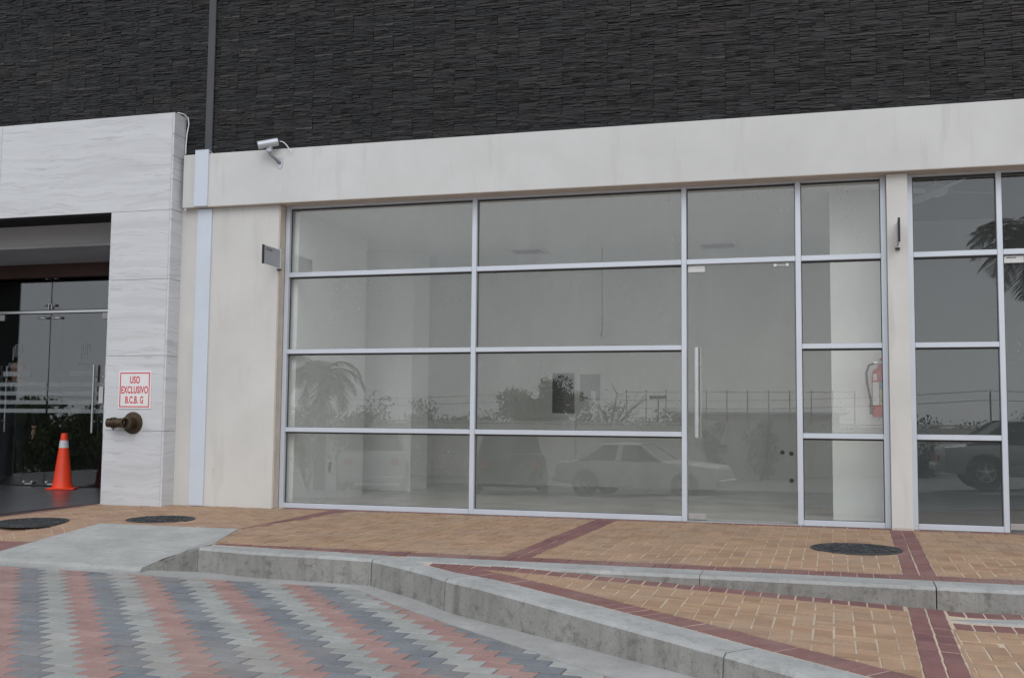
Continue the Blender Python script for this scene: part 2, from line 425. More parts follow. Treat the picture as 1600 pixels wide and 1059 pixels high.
BRICKMESH = {}
def piece_mesh(key, L, W, ch, m):
    if key not in BRICKMESH:
        b = MB(); x, y = L/2, W/2
        top = [(-x+ch,-y+ch,0),(x-ch,-y+ch,0),(x-ch,y-ch,0),(-x+ch,y-ch,0)]
        mid = [(-x,-y,-ch),(x,-y,-ch),(x,y,-ch),(-x,y,-ch)]; low = [(p[0],p[1],-.03) for p in mid]
        b.grid([low, mid, top], closed=True); b.face(top)
        BRICKMESH[key] = b.mesh(key, m)
    return BRICKMESH[key]
def surf_matrix(cx, cy, ang, zf, dz):
    e = .02; c, s = math.cos(ang), math.sin(ang)
    u = Vector((c, s, (zf(cx+c*e, cy+s*e)-zf(cx-c*e, cy-s*e))/(2*e))).normalized()
    v = Vector((-s, c, (zf(cx-s*e, cy+c*e)-zf(cx+s*e, cy-c*e))/(2*e))).normalized()
    n = u.cross(v)
    m = Matrix.Identity(4)
    for i in range(3): m[i][0], m[i][1], m[i][2] = u[i], v[i], n[i]
    m[0][3], m[1][3], m[2][3] = cx, cy, zf(cx, cy)+dz
    return m

def lay(parent, name, cells, zf, gap, ch, limit=300):
    """cells: (corner polygon, centre, angle, L, W, region planes, material, key). The largest in view become single pieces."""
    todo = []
    for poly, c, ang, L, W, planes, m, key in cells:
        q = clip(poly, planes)
        if len(q) < 3: continue
        a = area(q)
        if a < .00025: continue
        full = abs(a-area(poly)) < 1e-7
        cc = (sum(p[0] for p in q)/len(q), sum(p[1] for p in q)/len(q))
        d = (Vector((cc[0], cc[1], zf(*cc)))-CAM).length
        vis = in_view((cc[0], cc[1], zf(*cc)), 30)
        todo.append((0 if vis else 1, d*d*d/a, q, full, c, ang, L, W, m, key))
    todo.sort(key=lambda t: t[:2])
    rest = {}
    for i, (v, _, q, full, c, ang, L, W, m, key) in enumerate(todo):
        dz = random.uniform(-.0022, .0022)
        if i < limit and v == 0:
            if full:
                o = link(name, piece_mesh(key, L-gap, W-gap, ch, m), parent)
                o.matrix_basis = surf_matrix(c[0], c[1], ang+random.gauss(0, .006), zf, dz)
            else:
                cc = (sum(p[0] for p in q)/len(q), sum(p[1] for p in q)/len(q))
                g = [shrink(p, cc, gap/2) for p in q]
                b = MB(); b.prism(g, lambda x, y: zf(x, y)-.03, lambda x, y: zf(x, y)+dz)
                b.build(name, m, parent)
        else:
            cc = (sum(p[0] for p in q)/len(q), sum(p[1] for p in q)/len(q))
            g = [shrink(p, cc, gap/2) for p in q]
            if m.name not in rest: rest[m.name] = (MB(), m)
            rest[m.name][0].prism(g, lambda x, y: zf(x, y)-.02, lambda x, y: zf(x, y)+dz)
    if rest:
        big = MB(); ms = []
        for k, (mb, m) in rest.items():
            n = len(big.v); big.v += mb.v; big.f += [tuple(n+i for i in f) for f in mb.f]; big.m += [len(ms)]*len(mb.f); big.t += mb.t; ms.append(m)
        o = big.build('far_'+name+'s', ms, parent); o['kind'] = 'stuff'
def shrink(p, c, g):
    d = Vector((c[0]-p[0], c[1]-p[1])); 
    if d.length < 1e-6: return p
    d = d.normalized()*min(g*1.35, d.length*.5); return (p[0]+d.x, p[1]+d.y)

def herring(x0, y0, x1, y1, U, ang=0., org=(0,0)):
    """90 degree herringbone cells of 2U x U covering the box"""
    c, s = math.cos(ang), math.sin(ang)
    R = int(max(abs(x1-x0), abs(y1-y0))*1.6/U)+4; mx, my = (x0+x1)/2-org[0], (y0+y1)/2-org[1]
    i0, j0 = int((c*mx+s*my)/U), int((-s*mx+c*my)/U)
    out = []
    for i in range(i0-R, i0+R):
        for j in range(j0-R, j0+R):
            k = (i-j) % 4
            if k == 0: r = (i, j, i+2, j+1, 0.)
            elif k == 3: r = (i, j, i+1, j+2, math.pi/2)
            else: continue
            P = [(r[0]*U, r[1]*U), (r[2]*U, r[1]*U), (r[2]*U, r[3]*U), (r[0]*U, r[3]*U)]
            P = [(org[0]+c*a-s*b, org[1]+s*a+c*b) for a, b in P]
            ctr = ((P[0][0]+P[2][0])/2, (P[0][1]+P[2][1])/2)
            if x0-.3 < ctr[0] < x1+.3 and y0-.3 < ctr[1] < y1+.3: out.append((P, ctr, r[4]+ang))
    return out
def rect_cells(p0, du, dv, nu, nv):
    """grid of rectangular cells from corner p0 with step vectors"""
    out = []
    for i in range(nu):
        for j in range(nv):
            a = Vector(p0)+du*i+dv*j
            P = [tuple(a), tuple(a+du), tuple(a+du+dv), tuple(a+dv)]
            out.append((P, tuple(a+du*.5+dv*.5), math.atan2(du.y, du.x), du.length, dv.length))
    return out

# ================================================================== GROUND
# ground sheet to the horizon, following the fall of the lot
rows = []
ys = [20, 4, -2, -6, -10, -12, -14, -16, -18, -19, -22, -30, -60, -150, -400, -900]
for y in ys: rows.append([(x, y, zG(y, x)-(0 if y < 3 else .3)-(.25 if y > -2.5 else 0)) for x in (-700, -150, -40, -12, 0, 5, 10, 14, 40, 150, 700)])
g = MB().grid(rows).build('ground', MT['asphalt']); g['kind'] = 'structure'

# road base + interlocking pavers
KF = [(.62, -3.07), (1.0, -3.06), (1.554, -3.175), (2.07, -3.19), (2.5, -3.243), (3.0, -3.62), (3.316, -3.93), (3.84, -4.27), (4.245, -4.535), (4.85, -4.93), (5.29, -5.224), (6.2, -5.86), (7.6, -6.8), (9.5, -8.1)]
KB = [(.64, -2.86), (1.0, -2.87), (1.554, -2.92), (2.07, -2.95), (2.62, -3.03), (2.88, -3.33), (3.25, -3.63), (3.725, -3.91), (4.16, -4.185), (4.81, -4.60), (5.17, -4.857), (5.715, -5.216), (6.6, -5.8), (8.4, -7.05)]
road = MB().prism([(-7, -3.0), (2.6, -3.0), (9.5, -7.8), (9.5, -10.0), (-7, -10.0)], lambda x, y: zR(x, y)-.12, lambda x, y: zR(x, y)-.006).build('road', MT['pav_joint'])
road['kind'] = 'structure'
RP = [(-6, -3.195), (2.36, -3.25), (2.9, -3.77), (3.455, -4.215), (3.93, -4.58), (4.33, -4.9), (5.1, -5.47), (9.2, -8.4), (9.2, -9.2), (-6, -9.2)]
planes = [ (-1, 0, 6.), (1, 0, 9.2), (0, -1, 9.2)]
def hp(p, q):                                                       # keep the side below the line p->q (p left of q)
    a, b = -(q[1]-p[1]), (q[0]-p[0]); return (a, b, a*p[0]+b*p[1])
planes += [hp((2.30, -3.22), (9.2, -8.2)), hp((-.67, -3.2), (2.36, -3.26))]
ang = math.radians(-3.0); PL, PW = .212, .112
du = Vector((math.cos(ang), math.sin(ang)))*PL; dv = Vector((math.sin(ang), -math.cos(ang)))*PW
cells = []
for r in range(-4, 56):
    for c in range(-62, 60):
        a = Vector((.673, -3.313))+du*(c+.5*r)+dv*r
        if not (-6.3 < a.x < 9.4): continue
        P = [tuple(a), tuple(a+du), tuple(a+du+dv), tuple(a+dv)]
        key = ('pav_red', 'pav_blue', 'pav_light')[c % 3]
        cells.append((P, tuple(a+du*.5+dv*.5), ang, PL, PW, planes, MT[key], key))
lay(road, 'paver', cells, zR, .005, .004)

# gutter strip
def resample(path, n):
    d = [0]
    for a, b in zip(path, path[1:]): d.append(d[-1]+(Vector(b)-Vector(a)).length)
    out = []
    for i in range(n):
        t = d[-1]*i/(n-1); k = max(j for j in range(len(d)-1) if d[j] <= t+1e-9); s = (t-d[k])/(d[k+1]-d[k])
        out.append(tuple(Vector(path[k]).lerp(Vector(path[k+1]), s)))
    return out
def off(path, d):
    out = []
    for i, p in enumerate(path):
        q0, q1 = Vector(path[max(i-1, 0)]), Vector(path[min(i+1, len(path)-1)])
        t = (q1-q0).normalized(); n = Vector((t.y, -t.x)); out.append(tuple(Vector(p)+n*(d(p[0]) if callable(d) else d)))
    return out
gp = [(-7, -2.88), (.3, -2.88), (.9, -2.98)]+KF[1:]
go = [(-7, -3.19), (-.67, -3.222), (1.2, -3.285), (2.38, -3.30), (2.9, -3.785), (3.455, -4.232), (3.93, -4.60), (4.33, -4.92), (5.1, -5.47), (9.5, -8.55)]
gi_, go_ = resample(off(gp, -.04), 81), resample(go, 81)
gm = MB().grid([[(p[0], p[1], zR(*p)+.012) for p in gi_], [(p[0], p[1], zR(*p)+.0045) for p in go_], [(p[0], p[1]-.002, zR(*p)-.03) for p in go_]])
o = gm.build('gutter', MT['gutter']); o['kind'] = 'structure'

# kerbs -------------------------------------------------------------
def kerb_block(parent, F, B, ztop, zbot, mats):
    """one cast block between front path F and back path B"""
    rows = []
    for f, b in zip(F, B):
        f = Vector(f); b = Vector(b); n = (b-f).normalized()*.018; f2 = f+n
        zt = ztop(*f); zb = ztop(*b)
        f0 = f-n*.6
        rows.append([(f0.x, f0.y, zbot(*f)), (f.x, f.y, zt-.02), (f2.x, f2.y, zt), (b.x, b.y, zb), (b.x, b.y, zbot(*f))])
    m = MB(); c = 5
    n = len(m.v)
    for r in rows: m.v += [tuple(p) for p in r]
    for i in range(len(rows)-1):
        for j in range(c):
            a = n+i*c+j; b_ = n+i*c+(j+1) % c
            m.f.append((a, b_, b_+c, a+c)); m.m.append(1 if j in (1, 2) else 0); m.t.append(.5)
    k = n+(len(rows)-1)*c
    m.f.append(tuple(n+j for j in range(c))); m.m.append(0); m.t.append(.5)
    m.f.append(tuple(k+j for j in range(c))); m.m.append(0); m.t.append(.5)
    return m.build('kerb_stone', mats, parent)
KM = [MT['kerb'], MT['kerb_top']]
kerb = empty('kerb', (3, -3.2, -.25)); kerb['kind'] = 'structure'; kerb.location = (0,0,0)
zKo = lambda x, y: min(-.056, zW(x, y)+.004)
zKb = lambda x, y: zR(x, y)-.05
FF = resample(KF[1:], 61); BB = resample(KB[1:], 61)
# match back points to front ones by nearest along the path
def seg(i0, i1, eps=.004):
    F = FF[i0:i1+1]; B = [min(BB, key=lambda q: (Vector(q)-Vector(f)).length-.0*q[0]) for f in F]
    B2 = []
    bb = resample(KB[1:], 600)
    for f in F: B2.append(min(bb, key=lambda q: (Vector(q)-Vector(f)).length))
    F = list(F); 
    d = (Vector(F[1])-Vector(F[0])).normalized()*eps; F[0] = tuple(Vector(F[0])+d); B2[0] = tuple(Vector(B2[0])+d)
    d = (Vector(F[-2])-Vector(F[-1])).normalized()*eps; F[-1] = tuple(Vector(F[-1])+d); B2[-1] = tuple(Vector(B2[-1])+d)
    kerb_block(kerb, F, B2, zKo, zKb, KM)
def idx(x): return min(range(61), key=lambda i: abs(FF[i][0]-x))
cuts = [0, idx(2.5), idx(3.3), idx(5.1), idx(6.9), 60]
for a, b in zip(cuts, cuts[1:]): seg(a, b)
# broken tapered end of the kerb beside the apron
m = MB()
n = 9; rws = []
for i in range(n):
    t = i/(n-1); x = .56+.44*t; top = -.232+(.232-.056)*(t**.75)+random.uniform(-.008, .008)*(0 < i < n-1)
    yf = -3.10+.04*t+random.uniform(-.008, .008); yb = -2.95+.085*t
    rws.append([(x, yf-.02, zR(x, yf)-.05), (x, yf, top-.012), (x, yf+.03, top), (x, yb, top+.004), (x, yb, zR(x, yf)-.05)])
m.grid(rws, closed=True, caps=True)
m.build('broken_kerb_end', mat_concrete('broken_concrete', (.27,.265,.25), (.08,.075,.065), .75, .4), kerb)
# inner kerb
ik = empty('inner_kerb'); ik['kind'] = 'structure'
for x0, x1 in ((2.66, 4.75), (4.75, 6.153), (6.156, 8.2), (8.2, 11)):
    xs = [x0+.002+(x1-x0-.004)*i/6 for i in range(7)]
    kerb_block(ik, [(x, -3.255) for x in xs], [(x, -3.005) for x in xs], lambda x, y: zS(x, y)+.001, lambda x, y: -.33, KM)
# second little kerb strip rising on the lower walk at the right
xs = [6.2+(3.0)*i/6 for i in range(7)]
kerb_block(ik, [(x, -3.60-.03*(x-6.2)) for x in xs], [(x, -3.59+min(.16, .4*(x-6.19))) for x in xs], lambda x, y: zW(x, y)+.004+.012*(x-6.2), lambda x, y: -.4, [MT['kerb_top'], MT['kerb_top']])

# upper pavement ------------------------------------------------------
pav = MB()
pav.prism([(.655, -1.86), (.682, -1.98), (1.0, -2.875), (1.55, -2.925), (2.1, -2.96), (2.62, -3.035), (2.8, -3.02), (11, -3.01), (11, .02), (.62, .02)], lambda x, y: zS(x, y)-.2, lambda x, y: zS(x, y)-.0035)
pav.prism([(-2.02, -1.88), (.654, -1.88), (.654, .02), (-2.02, .02)], lambda x, y: zS(x, y)-.2, lambda x, y: zS(x, y)-.0035)
pav.prism([(-7, -3.1), (-.93, -3.1), (-.76, -1.88), (-7, -1.88)], lambda x, y: zA(x, min(y, -1.8801))-.2, lambda x, y: zA(x, min(y, -1.8801))-.005)
pavement = pav.build('pavement', MT['mortar']); pavement['kind'] = 'structure'
YF = -.02
def band(x0a, x1a, ya, x0b, x1b, yb):                               # two-brick wide maroon band
    out = []
    for s in range(2):
        L = Vector((x0b-x0a, yb-ya)); n = max(1, round(L.length/.2))
        for j in range(n):
            t0, t1 = j/n, (j+1)/n
            def pt(u, t): return (x0a+(x0b-x0a)*t+u*((x1a-x0a)*(1-t)+(x1b-x0b)*t), ya+(yb-ya)*t)
            P = [pt(s/2, t0), pt((s+1)/2, t0), pt((s+1)/2, t1), pt(s/2, t1)]
            c = tuple(sum(p[k] for p in P)/4 for k in (0, 1))
            out.append((P, c, math.atan2(P[1][1]-P[0][1], P[1][0]-P[0][0]), (Vector(P[1])-Vector(P[0])).length, (Vector(P[2])-Vector(P[1])).length))
    return out
up = []
BIG = [(1, 0, 99)]
R_ = MT['brick_r']
bands = [(.655, .885, -.12, .655, .76, -1.88), (3.41, 3.61, -.12, 3.31, 3.51, -2.80), (6.03, 6.23, -.12, 5.99, 6.20, -2.80)]
for bi, bd in enumerate(bands):
    for P, c, a, L, W in band(*bd): up.append((P, c, a, L, W, BIG, R_, 'band_%d_%d' % (bi, round(L*1000)*0+round(c[0]*0))))
bands_x = lambda y: [(b[0]+(b[3]-b[0])*(y-b[2])/(b[5]-b[2]), b[1]+(b[4]-b[1])*(y-b[2])/(b[5]-b[2])) for b in bands]
# soldier row along the kerb and a row along the shopfront
for P, c, a, L, W in rect_cells((1.01, -3.04), Vector((.1, 0)), Vector((0, .24)), 96, 1):
    yb = float(np.interp(c[0], [q[0] for q in KB[:5]]+[2.7], [q[1] for q in KB[:5]]+[-3.005]))+.004
    pl = [(0, -1, -(yb))]; up.append((P, c, a, L, W, pl, R_, 'soldier'))
for P, c, a, L, W in rect_cells((.08, -.12), Vector((.2, 0)), Vector((0, .1)), 50, 1):
    up.append((P, c, a, L, W, [(0, 1, -.022)], R_, 'front_row'))
for P, c, a, L, W in rect_cells((-2.02, -1.88), Vector((0, .2)), Vector((.09, 0)), 8, 1):
    up.append((P, c, math.pi/2, L, W, [(0, 1, -.34)], R_, 'portal_row'))
zones = [([(bands[0][1], -.12), (bands[1][0], -.12), (bands[1][3], -2.80), (.985, -2.80), (.69, -1.98), (.68, -1.88)], 0.),
         ([(bands[1][1], -.12), (bands[2][0], -.12), (bands[2][3], -2.80), (bands[1][4], -2.80)], 0.),
         ([(bands[2][1], -.12), (10.6, -.12), (10.6, -2.80), (bands[2][4], -2.80)], 0.),
         ([(-1.92, -.34), (-1.92, -1.88), (.655, -1.88), (.655, -.13), (-1.12, -.13), (-1.14, -.34)], math.pi/4)]
for zp, an in zones:
    xs = [p[0] for p in zp]; ysz = [p[1] for p in zp]; pl = hull_planes(zp) if an == 0. else [(-1, 0, 1.93), (1, 0, .655), (0, -1, 1.88), (0, 1, -.125)]
    for P, c, a in herring(min(xs), min(ysz), max(xs), max(ysz), .1005, an, (.03, .02)):
        m, key = (MT['brick_y'], 'ochre_full') if an == 0. or c[1] > -1.2 else (MT['brick_o'], 'salmon_full')
        up.append((P, c, a, .201, .1005, pl, m, key))
zLeft = lambda x, y: zA(x, min(y, -1.8801))
lay(pavement, 'brick', up, zS, .009, .003)
lf = []
for P, c, a in herring(-6, -3.0, -.76, -1.88, .1005, math.pi/4, (.03, .02)):
    pl = [(0, 1, -1.885), (0, -1, 2.62), (-1, 0, 5.), hp((-.76, -1.88), (-.925, -3.0)) if False else (1, -.137, -.76+.137*1.88)]
    lf.append((P, c, a, .201, .1005, pl, MT['brick_o'], 'salmon_full'))
for P, c, a, L, W in rect_cells((-5, -3.02), Vector((.2, 0)), Vector((0, .4)), 21, 1):
    lf.append((P, c, a, L, W, [(1, -.137, -.76+.137*1.88)], R_, 'left_front'))
lay(pavement, 'brick', lf, zLeft, .0075, .003, 60)

# lower walk (ramp) -----------------------------------------------------
LWp = [(2.9, -3.25), (11, -3.25), (11, -8.9), (8.4, -7.0), (6.6, -5.75), (5.715, -5.17), (4.16, -4.13), (3.25, -3.58), (2.95, -3.35)]
KBl = [(2.93, -3.33), (3.25, -3.605), (3.725, -3.875), (4.16, -4.15), (4.81, -4.565), (5.17, -4.82), (5.715, -5.18), (6.6, -5.77), (8.4, -7.0), (10, -8.1)]
lw = MB(); base_rows = [[(x, -3.2, zW(x, -3.2)-.0035) for x in np.linspace(2.9, 10, 300)], []]
def kby(x):
    for a, b in zip(KBl, KBl[1:]):
        if a[0] <= x <= b[0]: return a[1]+(b[1]-a[1])*(x-a[0])/(b[0]-a[0])
    return KBl[0][1]
base_rows[1] = [(x, kby(x)-.1, zW(x, kby(x)-.1)-.0035) for x in np.linspace(2.9, 10, 300)]
lw.grid(base_rows)
walk = lw.build('ramp_walkway', MT['mortar']); walk['kind'] = 'structure'
lo = []
LWpl = [(0, 1, -3.258)]+[(-(b[1]-a[1])*-1, (b[0]-a[0])*-1, 0) for a, b in []]
def above(p, q):                                                    # keep the side above p->q
    a, b = (q[1]-p[1]), -(q[0]-p[0]); return (a, b, a*p[0]+b*p[1])
def edge_at(c, o=0.):
    for a, b in zip(KBl, KBl[1:]):
        if c[0]-o*.55 <= b[0] or b is KBl[-1]:
            t = (Vector(b)-Vector(a)).normalized(); n = Vector((-t.y, t.x))*o
            return [above(tuple(Vector(a)+n), tuple(Vector(b)+n))]
edge = []
ed2 = []
for a, b in ((KBl[1], KBl[3]), (KBl[3], KBl[5]), (KBl[5], KBl[7]), (KBl[7], KBl[9])):
    t = (Vector(b)-Vector(a)).normalized(); n = Vector((-t.y, t.x))*.190
    ed2.append(above(tuple(Vector(a)+n), tuple(Vector(b)+n)))
bl, br = 5.985, 6.195
bnd = lambda y: (bl-.02*(-3.3-y), br-.02*(-3.3-y))
leftb = (1, .0-.02, bl+.02*3.3); rightb = (-1, .02, -(br+.02*3.3))
for P, c, a, L, W in band(bl, br, -3.262, bl-.06, br-.06, -6.262): lo.append((P, c, a, L, W, [(0, 1, -3.262)]+edge_at(c), R_, 'lowband'))
for P, c, a, L, W in rect_cells((2.95, -3.43), Vector((.104, 0)), Vector((0, .168)), 29, 1): lo.append((P, c, a, L, W, edge_at(c)+[leftb], R_, 'low_soldier'))
for P, c, a, L, W in rect_cells((6.2, -3.43), Vector((.104, 0)), Vector((0, .168)), 20, 1): lo.append((P, c, a, L, W, edge_at(c)+[rightb], R_, 'low_soldier'))
for P, c, a, L, W in rect_cells((6.2, -3.83), Vector((.104, 0)), Vector((0, .18)), 20, 1): lo.append((P, c, a, L, W, edge_at(c)+[rightb, (.03, 1, -3.625+.03*6.2)], R_, 'low_soldier2'))
# maroon course along the outer kerb
rp = resample(KBl, 88)
for i, (a, b) in enumerate(zip(rp, rp[1:])):
    t = (Vector(b)-Vector(a)).normalized(); n = Vector((-t.y, t.x))*.195
    P = [a, b, tuple(Vector(b)+n), tuple(Vector(a)+n)]; c = tuple(sum(p[k] for p in P)/4 for k in (0, 1))
    pls = [(0, 1, -3.43)] if c[0] < 3.6 else []
    pls = pls+([leftb] if c[0] < 6.1 else [rightb])
    lo.append((P, c, math.atan2(t.y, t.x), (Vector(b)-Vector(a)).length, .195, pls, R_, 'edge_%d' % (0 if c[0] < 3.7 else 1 if c[0] < 4.7 else 2 if c[0] < 5.6 else 3)))
for P, c, a in herring(2.9, -8.5, 10, -3.4, .104, 0., (.055, .03)):
    if c[1] < kby(min(10, max(2.93, c[0])))-.1: continue
    if abs(c[0]-6.1) < .3: lo.append((P, c, a, .208, .104, edge_at(c, .192)+([(.03, 1, -3.835+.03*6.2), rightb] if c[0] < 6.1 else [(0, 1, -3.432), leftb]), MT['brick_y'], 'ochre_low'))
    if c[0] < 6.1: pl = edge_at(c, .192)+[(0, 1, -3.432), leftb]
    else: pl = edge_at(c, .192)+[(.03, 1, -3.835+.03*6.2), rightb]
    lo.append((P, c, a, .208, .104, pl, MT['brick_y'], 'ochre_low'))
lay(walk, 'brick', lo, zW, .0095, .003)

# concrete apron
ap = MB()
A = [(-.757, -1.885), (.642, -1.876), (.60, -3.17), (-.955, -3.12)]
rows = []
for i in range(9):
    t = i/8; a = Vector(A[0]).lerp(Vector(A[3]), t); b = Vector(A[1]).lerp(Vector(A[2]), t)
    rows.append([(a.x+(b.x-a.x)*j/8, a.y+(b.y-a.y)*j/8, zA(0, a.y+(b.y-a.y)*j/8)) for j in range(9)])
rows.append([(p[0], p[1]-.03, p[2]-.022) for p in rows[-1]])
rows.append([(p[0], p[1]-.02, p[2]-.06) for p in rows[-1]])
ap.grid(rows)
ap.grid([[p[-1] for p in rows], [(p[-1][0], p[-1][1], -.36) for p in rows]])
o = ap.build('driveway_apron', MT['apron']); o['kind'] = 'structure'
fl = MB(); fl.face([(.642, -1.876, zS(0, -1.876)), (1.0, -2.87, zS(0, -2.87)), (.60, -2.97, zA(0, -2.97)+.004), (.635, -2.42, zA(0, -2.42)+.004)])
o = fl.build('apron_flare', MT['gutter']); o['kind'] = 'structure'
# entrance floor
ef = MB(); 
ef.box((-7.4, -2.6, -.3), (-2.02, 6.5, -.006))
efo = ef.build('entrance_floor', MT['floor_dark']); efo['kind'] = 'structure'
for i in range(9):
    for j in range(15):
        x1 = -2.024-.6*i; y1 = 6.4-.6*j
        if x1-.6 < -7.5 or y1-.6 < -2.7: continue
        MB().box((x1-.597, y1-.597, -.006), (x1, y1, random.uniform(-.0006, .0006)), ch=.001).build('floor_tile', MT['floor_dark'], efo)

# ================================================================== BUILDING
# black ledgestone walls ------------------------------------------------
PWD, PHT = .452, .128
def ledge_variant(seed):
    rr = random.Random(seed); m = MB(); z = 0
    while z < PHT-.004:
        h = min(rr.uniform(.0065, .0145), PHT-z)
        if PHT-z-h < .005: h = PHT-z
        x = 0
        while x < PWD-.001:
            l = rr.uniform(.06, .22)
            if PWD-x-l < .05: l = PWD-x
            d = rr.uniform(.004, .016); t = rr.uniform(-.004, .004); t2 = rr.uniform(-.003, .003)
            x0, x1, z0, z1 = x+.0008, x+l-.0008, z+.0006, z+h-.0006
            if x < .001: x0 += .0015
            if x+l > PWD-.001: x1 -= .0015
            if l > .001:
                m.hexa([(x0,-d+t,z0),(x1,-d-t,z0),(x1,.004,z0),(x0,.004,z0),(x0,-d+t+t2,z1),(x1,-d-t+t2,z1),(x1,.004,z1),(x0,.004,z1)], tone=min(1, max(0, rr.gauss(.50, .18))))
            x += l
        z += h
    return m.mesh('stone_panel', MT['ledge'], tone=True)
VAR = [ledge_variant(100+i) for i in range(16)]
def ledge_wall(name, label, x0, x1, z0, z1, yw):
    root = empty(name, ((x0+x1)/2, yw, z0)); tag(root, label, 'stone wall')
    b = MB().box((x0-root.location.x, 0, 0), (x1-root.location.x, .3, 8-z0)); b.build('backing', MT['backing'], root)
    r = 0; z = z0
    while z < z1:
        x = x0-(PWD/2 if r % 2 else 0)-.17
        while x < x1:
            a, b_ = max(x, x0), min(x+PWD, x1)
            if b_-a > .04 and (in_view(((a+b_)/2, yw, z), 90) ):
                full = b_-a > PWD-.001
                if full:
                    o = link('stone_panel', random.choice(VAR), root); o.location = (x-root.location.x+random.uniform(-.001, .001), random.uniform(-.003, .003), z-z0)
                else:
                    v = random.choice(VAR); me = v.copy(); 
                    for q in me.vertices: q.co.x = min(max(q.co.x, a-x), b_-x)
                    o = link('stone_panel', me, root); o.location = (x-root.location.x, random.uniform(-.003, .003), z-z0)
            x += PWD
        z += PHT+.0015; r += 1
    return root
ledge_wall('stone_clad_wall', 'wide black split-stone cladding above the white beam, right of the grey joint strip', -.845, 9.6, 3.70, 5.75, -.10)
ledge_wall('stone_clad_wall', 'narrower black split-stone cladding above the marble portal, left of the grey joint strip', -8, -.935, 3.70, 6.2, -.10)
js = MB().box((-.933, -.135, 3.70), (-.847, .1, 8), ch=.004).build('joint_strip', MT['joint'])
tag(js, 'thin dark grey vertical strip dividing the black stone wall', 'joint strip')

# white beam and walls -------------------------------------------------
beam = empty('concrete_beam', (3, -.1, 3.17)); tag(beam, 'long white painted beam running above the shop windows', 'beam')
bm_ = MB(); X0 = -1.14-3; XE = 10.6-3
bm_.hexa([(X0,-.1,.012),(XE,-.1,-.005),(XE,.35,-.005),(X0,.35,.012),(X0,-.1,.585),(XE,-.1,.565),(XE,.0,.585),(X0,.0,.605)])
bm_.build('fascia', MT['beam'], beam)
bm_ = MB(); bm_.hexa([(X0,-.098,.006),(XE,-.098,-.011),(XE,.18,-.011),(X0,.18,.006),(X0,-.098,.0118),(XE,-.098,-.0052),(XE,.18,-.0052),(X0,.18,.0118)]); bm_.build('soffit', MT['plaster_raw'], beam)

wl = empty('plaster_wall', (-.55, -.12, 0)); tag(wl, 'cream plastered wall left of the big shop window', 'wall')
MB().box((-.645, 0, -.06), (.535, .25, 3.175)).build('wall_face', MT['plaster'], wl)
MB().box((.5352, .006, 0), (.548, .118, 3.17)).build('reveal', MT['plaster_raw'], wl)
pl = empty('plaster_pillar', (6.1435, -.12, 0)); tag(pl, 'narrow cream plastered pillar between the two shop windows', 'pillar')
MB().box((-.088, 0, -.06), (.088, .4, 3.16)).build('pillar_face', MT['plaster'], pl)
MB().box((-.092, -.006, -.03), (.092, .0, .02)).build('chipped_base', MT['plaster_raw'], pl)

cs = empty('cover_strip', (-.9, -.12, 0)); tag(cs, 'pale blue-white metal strip covering the wall joint from beam to pavement', 'cover strip')
MB().box((-.09, -.02, -.0), (.085, -.001, 3.168), ch=.003).build('lower_plate', MT['cover'], cs)
MB().box((-.092, -.1, 3.182), (.072, -.081, 3.790), ch=.003).build('upper_plate', MT['cover'], cs)
c = MB(); c.hexa([(-.092,-.1,3.7902),(.072,-.1,3.7902),(.072,-.0,3.765),(-.092,-.0,3.765),(-.092,-.098,3.797),(.072,-.098,3.797),(.072,.0,3.772),(-.092,.0,3.772)]); c.build('bent_cap', MT['cover'], cs)

# marble portal ------------------------------------------------------------
po = empty('marble_portal', (-1.53, -.33, 0)); tag(po, 'grey veined marble entrance portal at the left of the facade', 'portal'); po.location = (0,0,0)
MP = MT['marble']
XR, XL = -1.185, -1.915            # right jamb
zz = [-.03, .781, 1.577, 2.395, 3.188, 4.19]
for a, b in zip(zz[:4], zz[1:4]+[3.1405]):
    MB().box((XL, -.33, a+.002), (XR-.026, -.30, b-.002)).build('marble_slab', MP, po)
    MB().box((XR-.024, -.3285, a+.002), (XR, -.09, b-.002)).build('marble_slab', MP, po)
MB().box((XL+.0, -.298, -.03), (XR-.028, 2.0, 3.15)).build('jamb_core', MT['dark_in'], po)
MB().box((XL-.022, -.3285, -.0), (XL-.0005, 1.95, 3.14)).build('jamb_lining', MP, po)
for a, b in ((-3.43, XR-.026), (-5.65, -3.434), (-7.85, -5.654)):
    MB().box((a, -.33, 3.142 if a < -2 else 3.142), (b, -.30, 4.19)).build('marble_slab', MP, po)
# the right hand header slab starts above the jamb: joint below the header
for a, b in ((3.1445, 3.47), (3.474, 3.72), (3.724, 3.96), (3.964, 4.19)):
    MB().box((XR-.024, -.3285, a), (XR, -.09, b)).build('marble_slab', MP, po)
MB().box((-7.85, -.298, 3.16), (XR-.028, -.1, 4.185)).build('header_core', MT['dark_in'], po)
MB().box((-7.85, -.3285, 4.1905), (XR, -.09, 4.197)).build('top_trim', MT['silver_plate'], po)
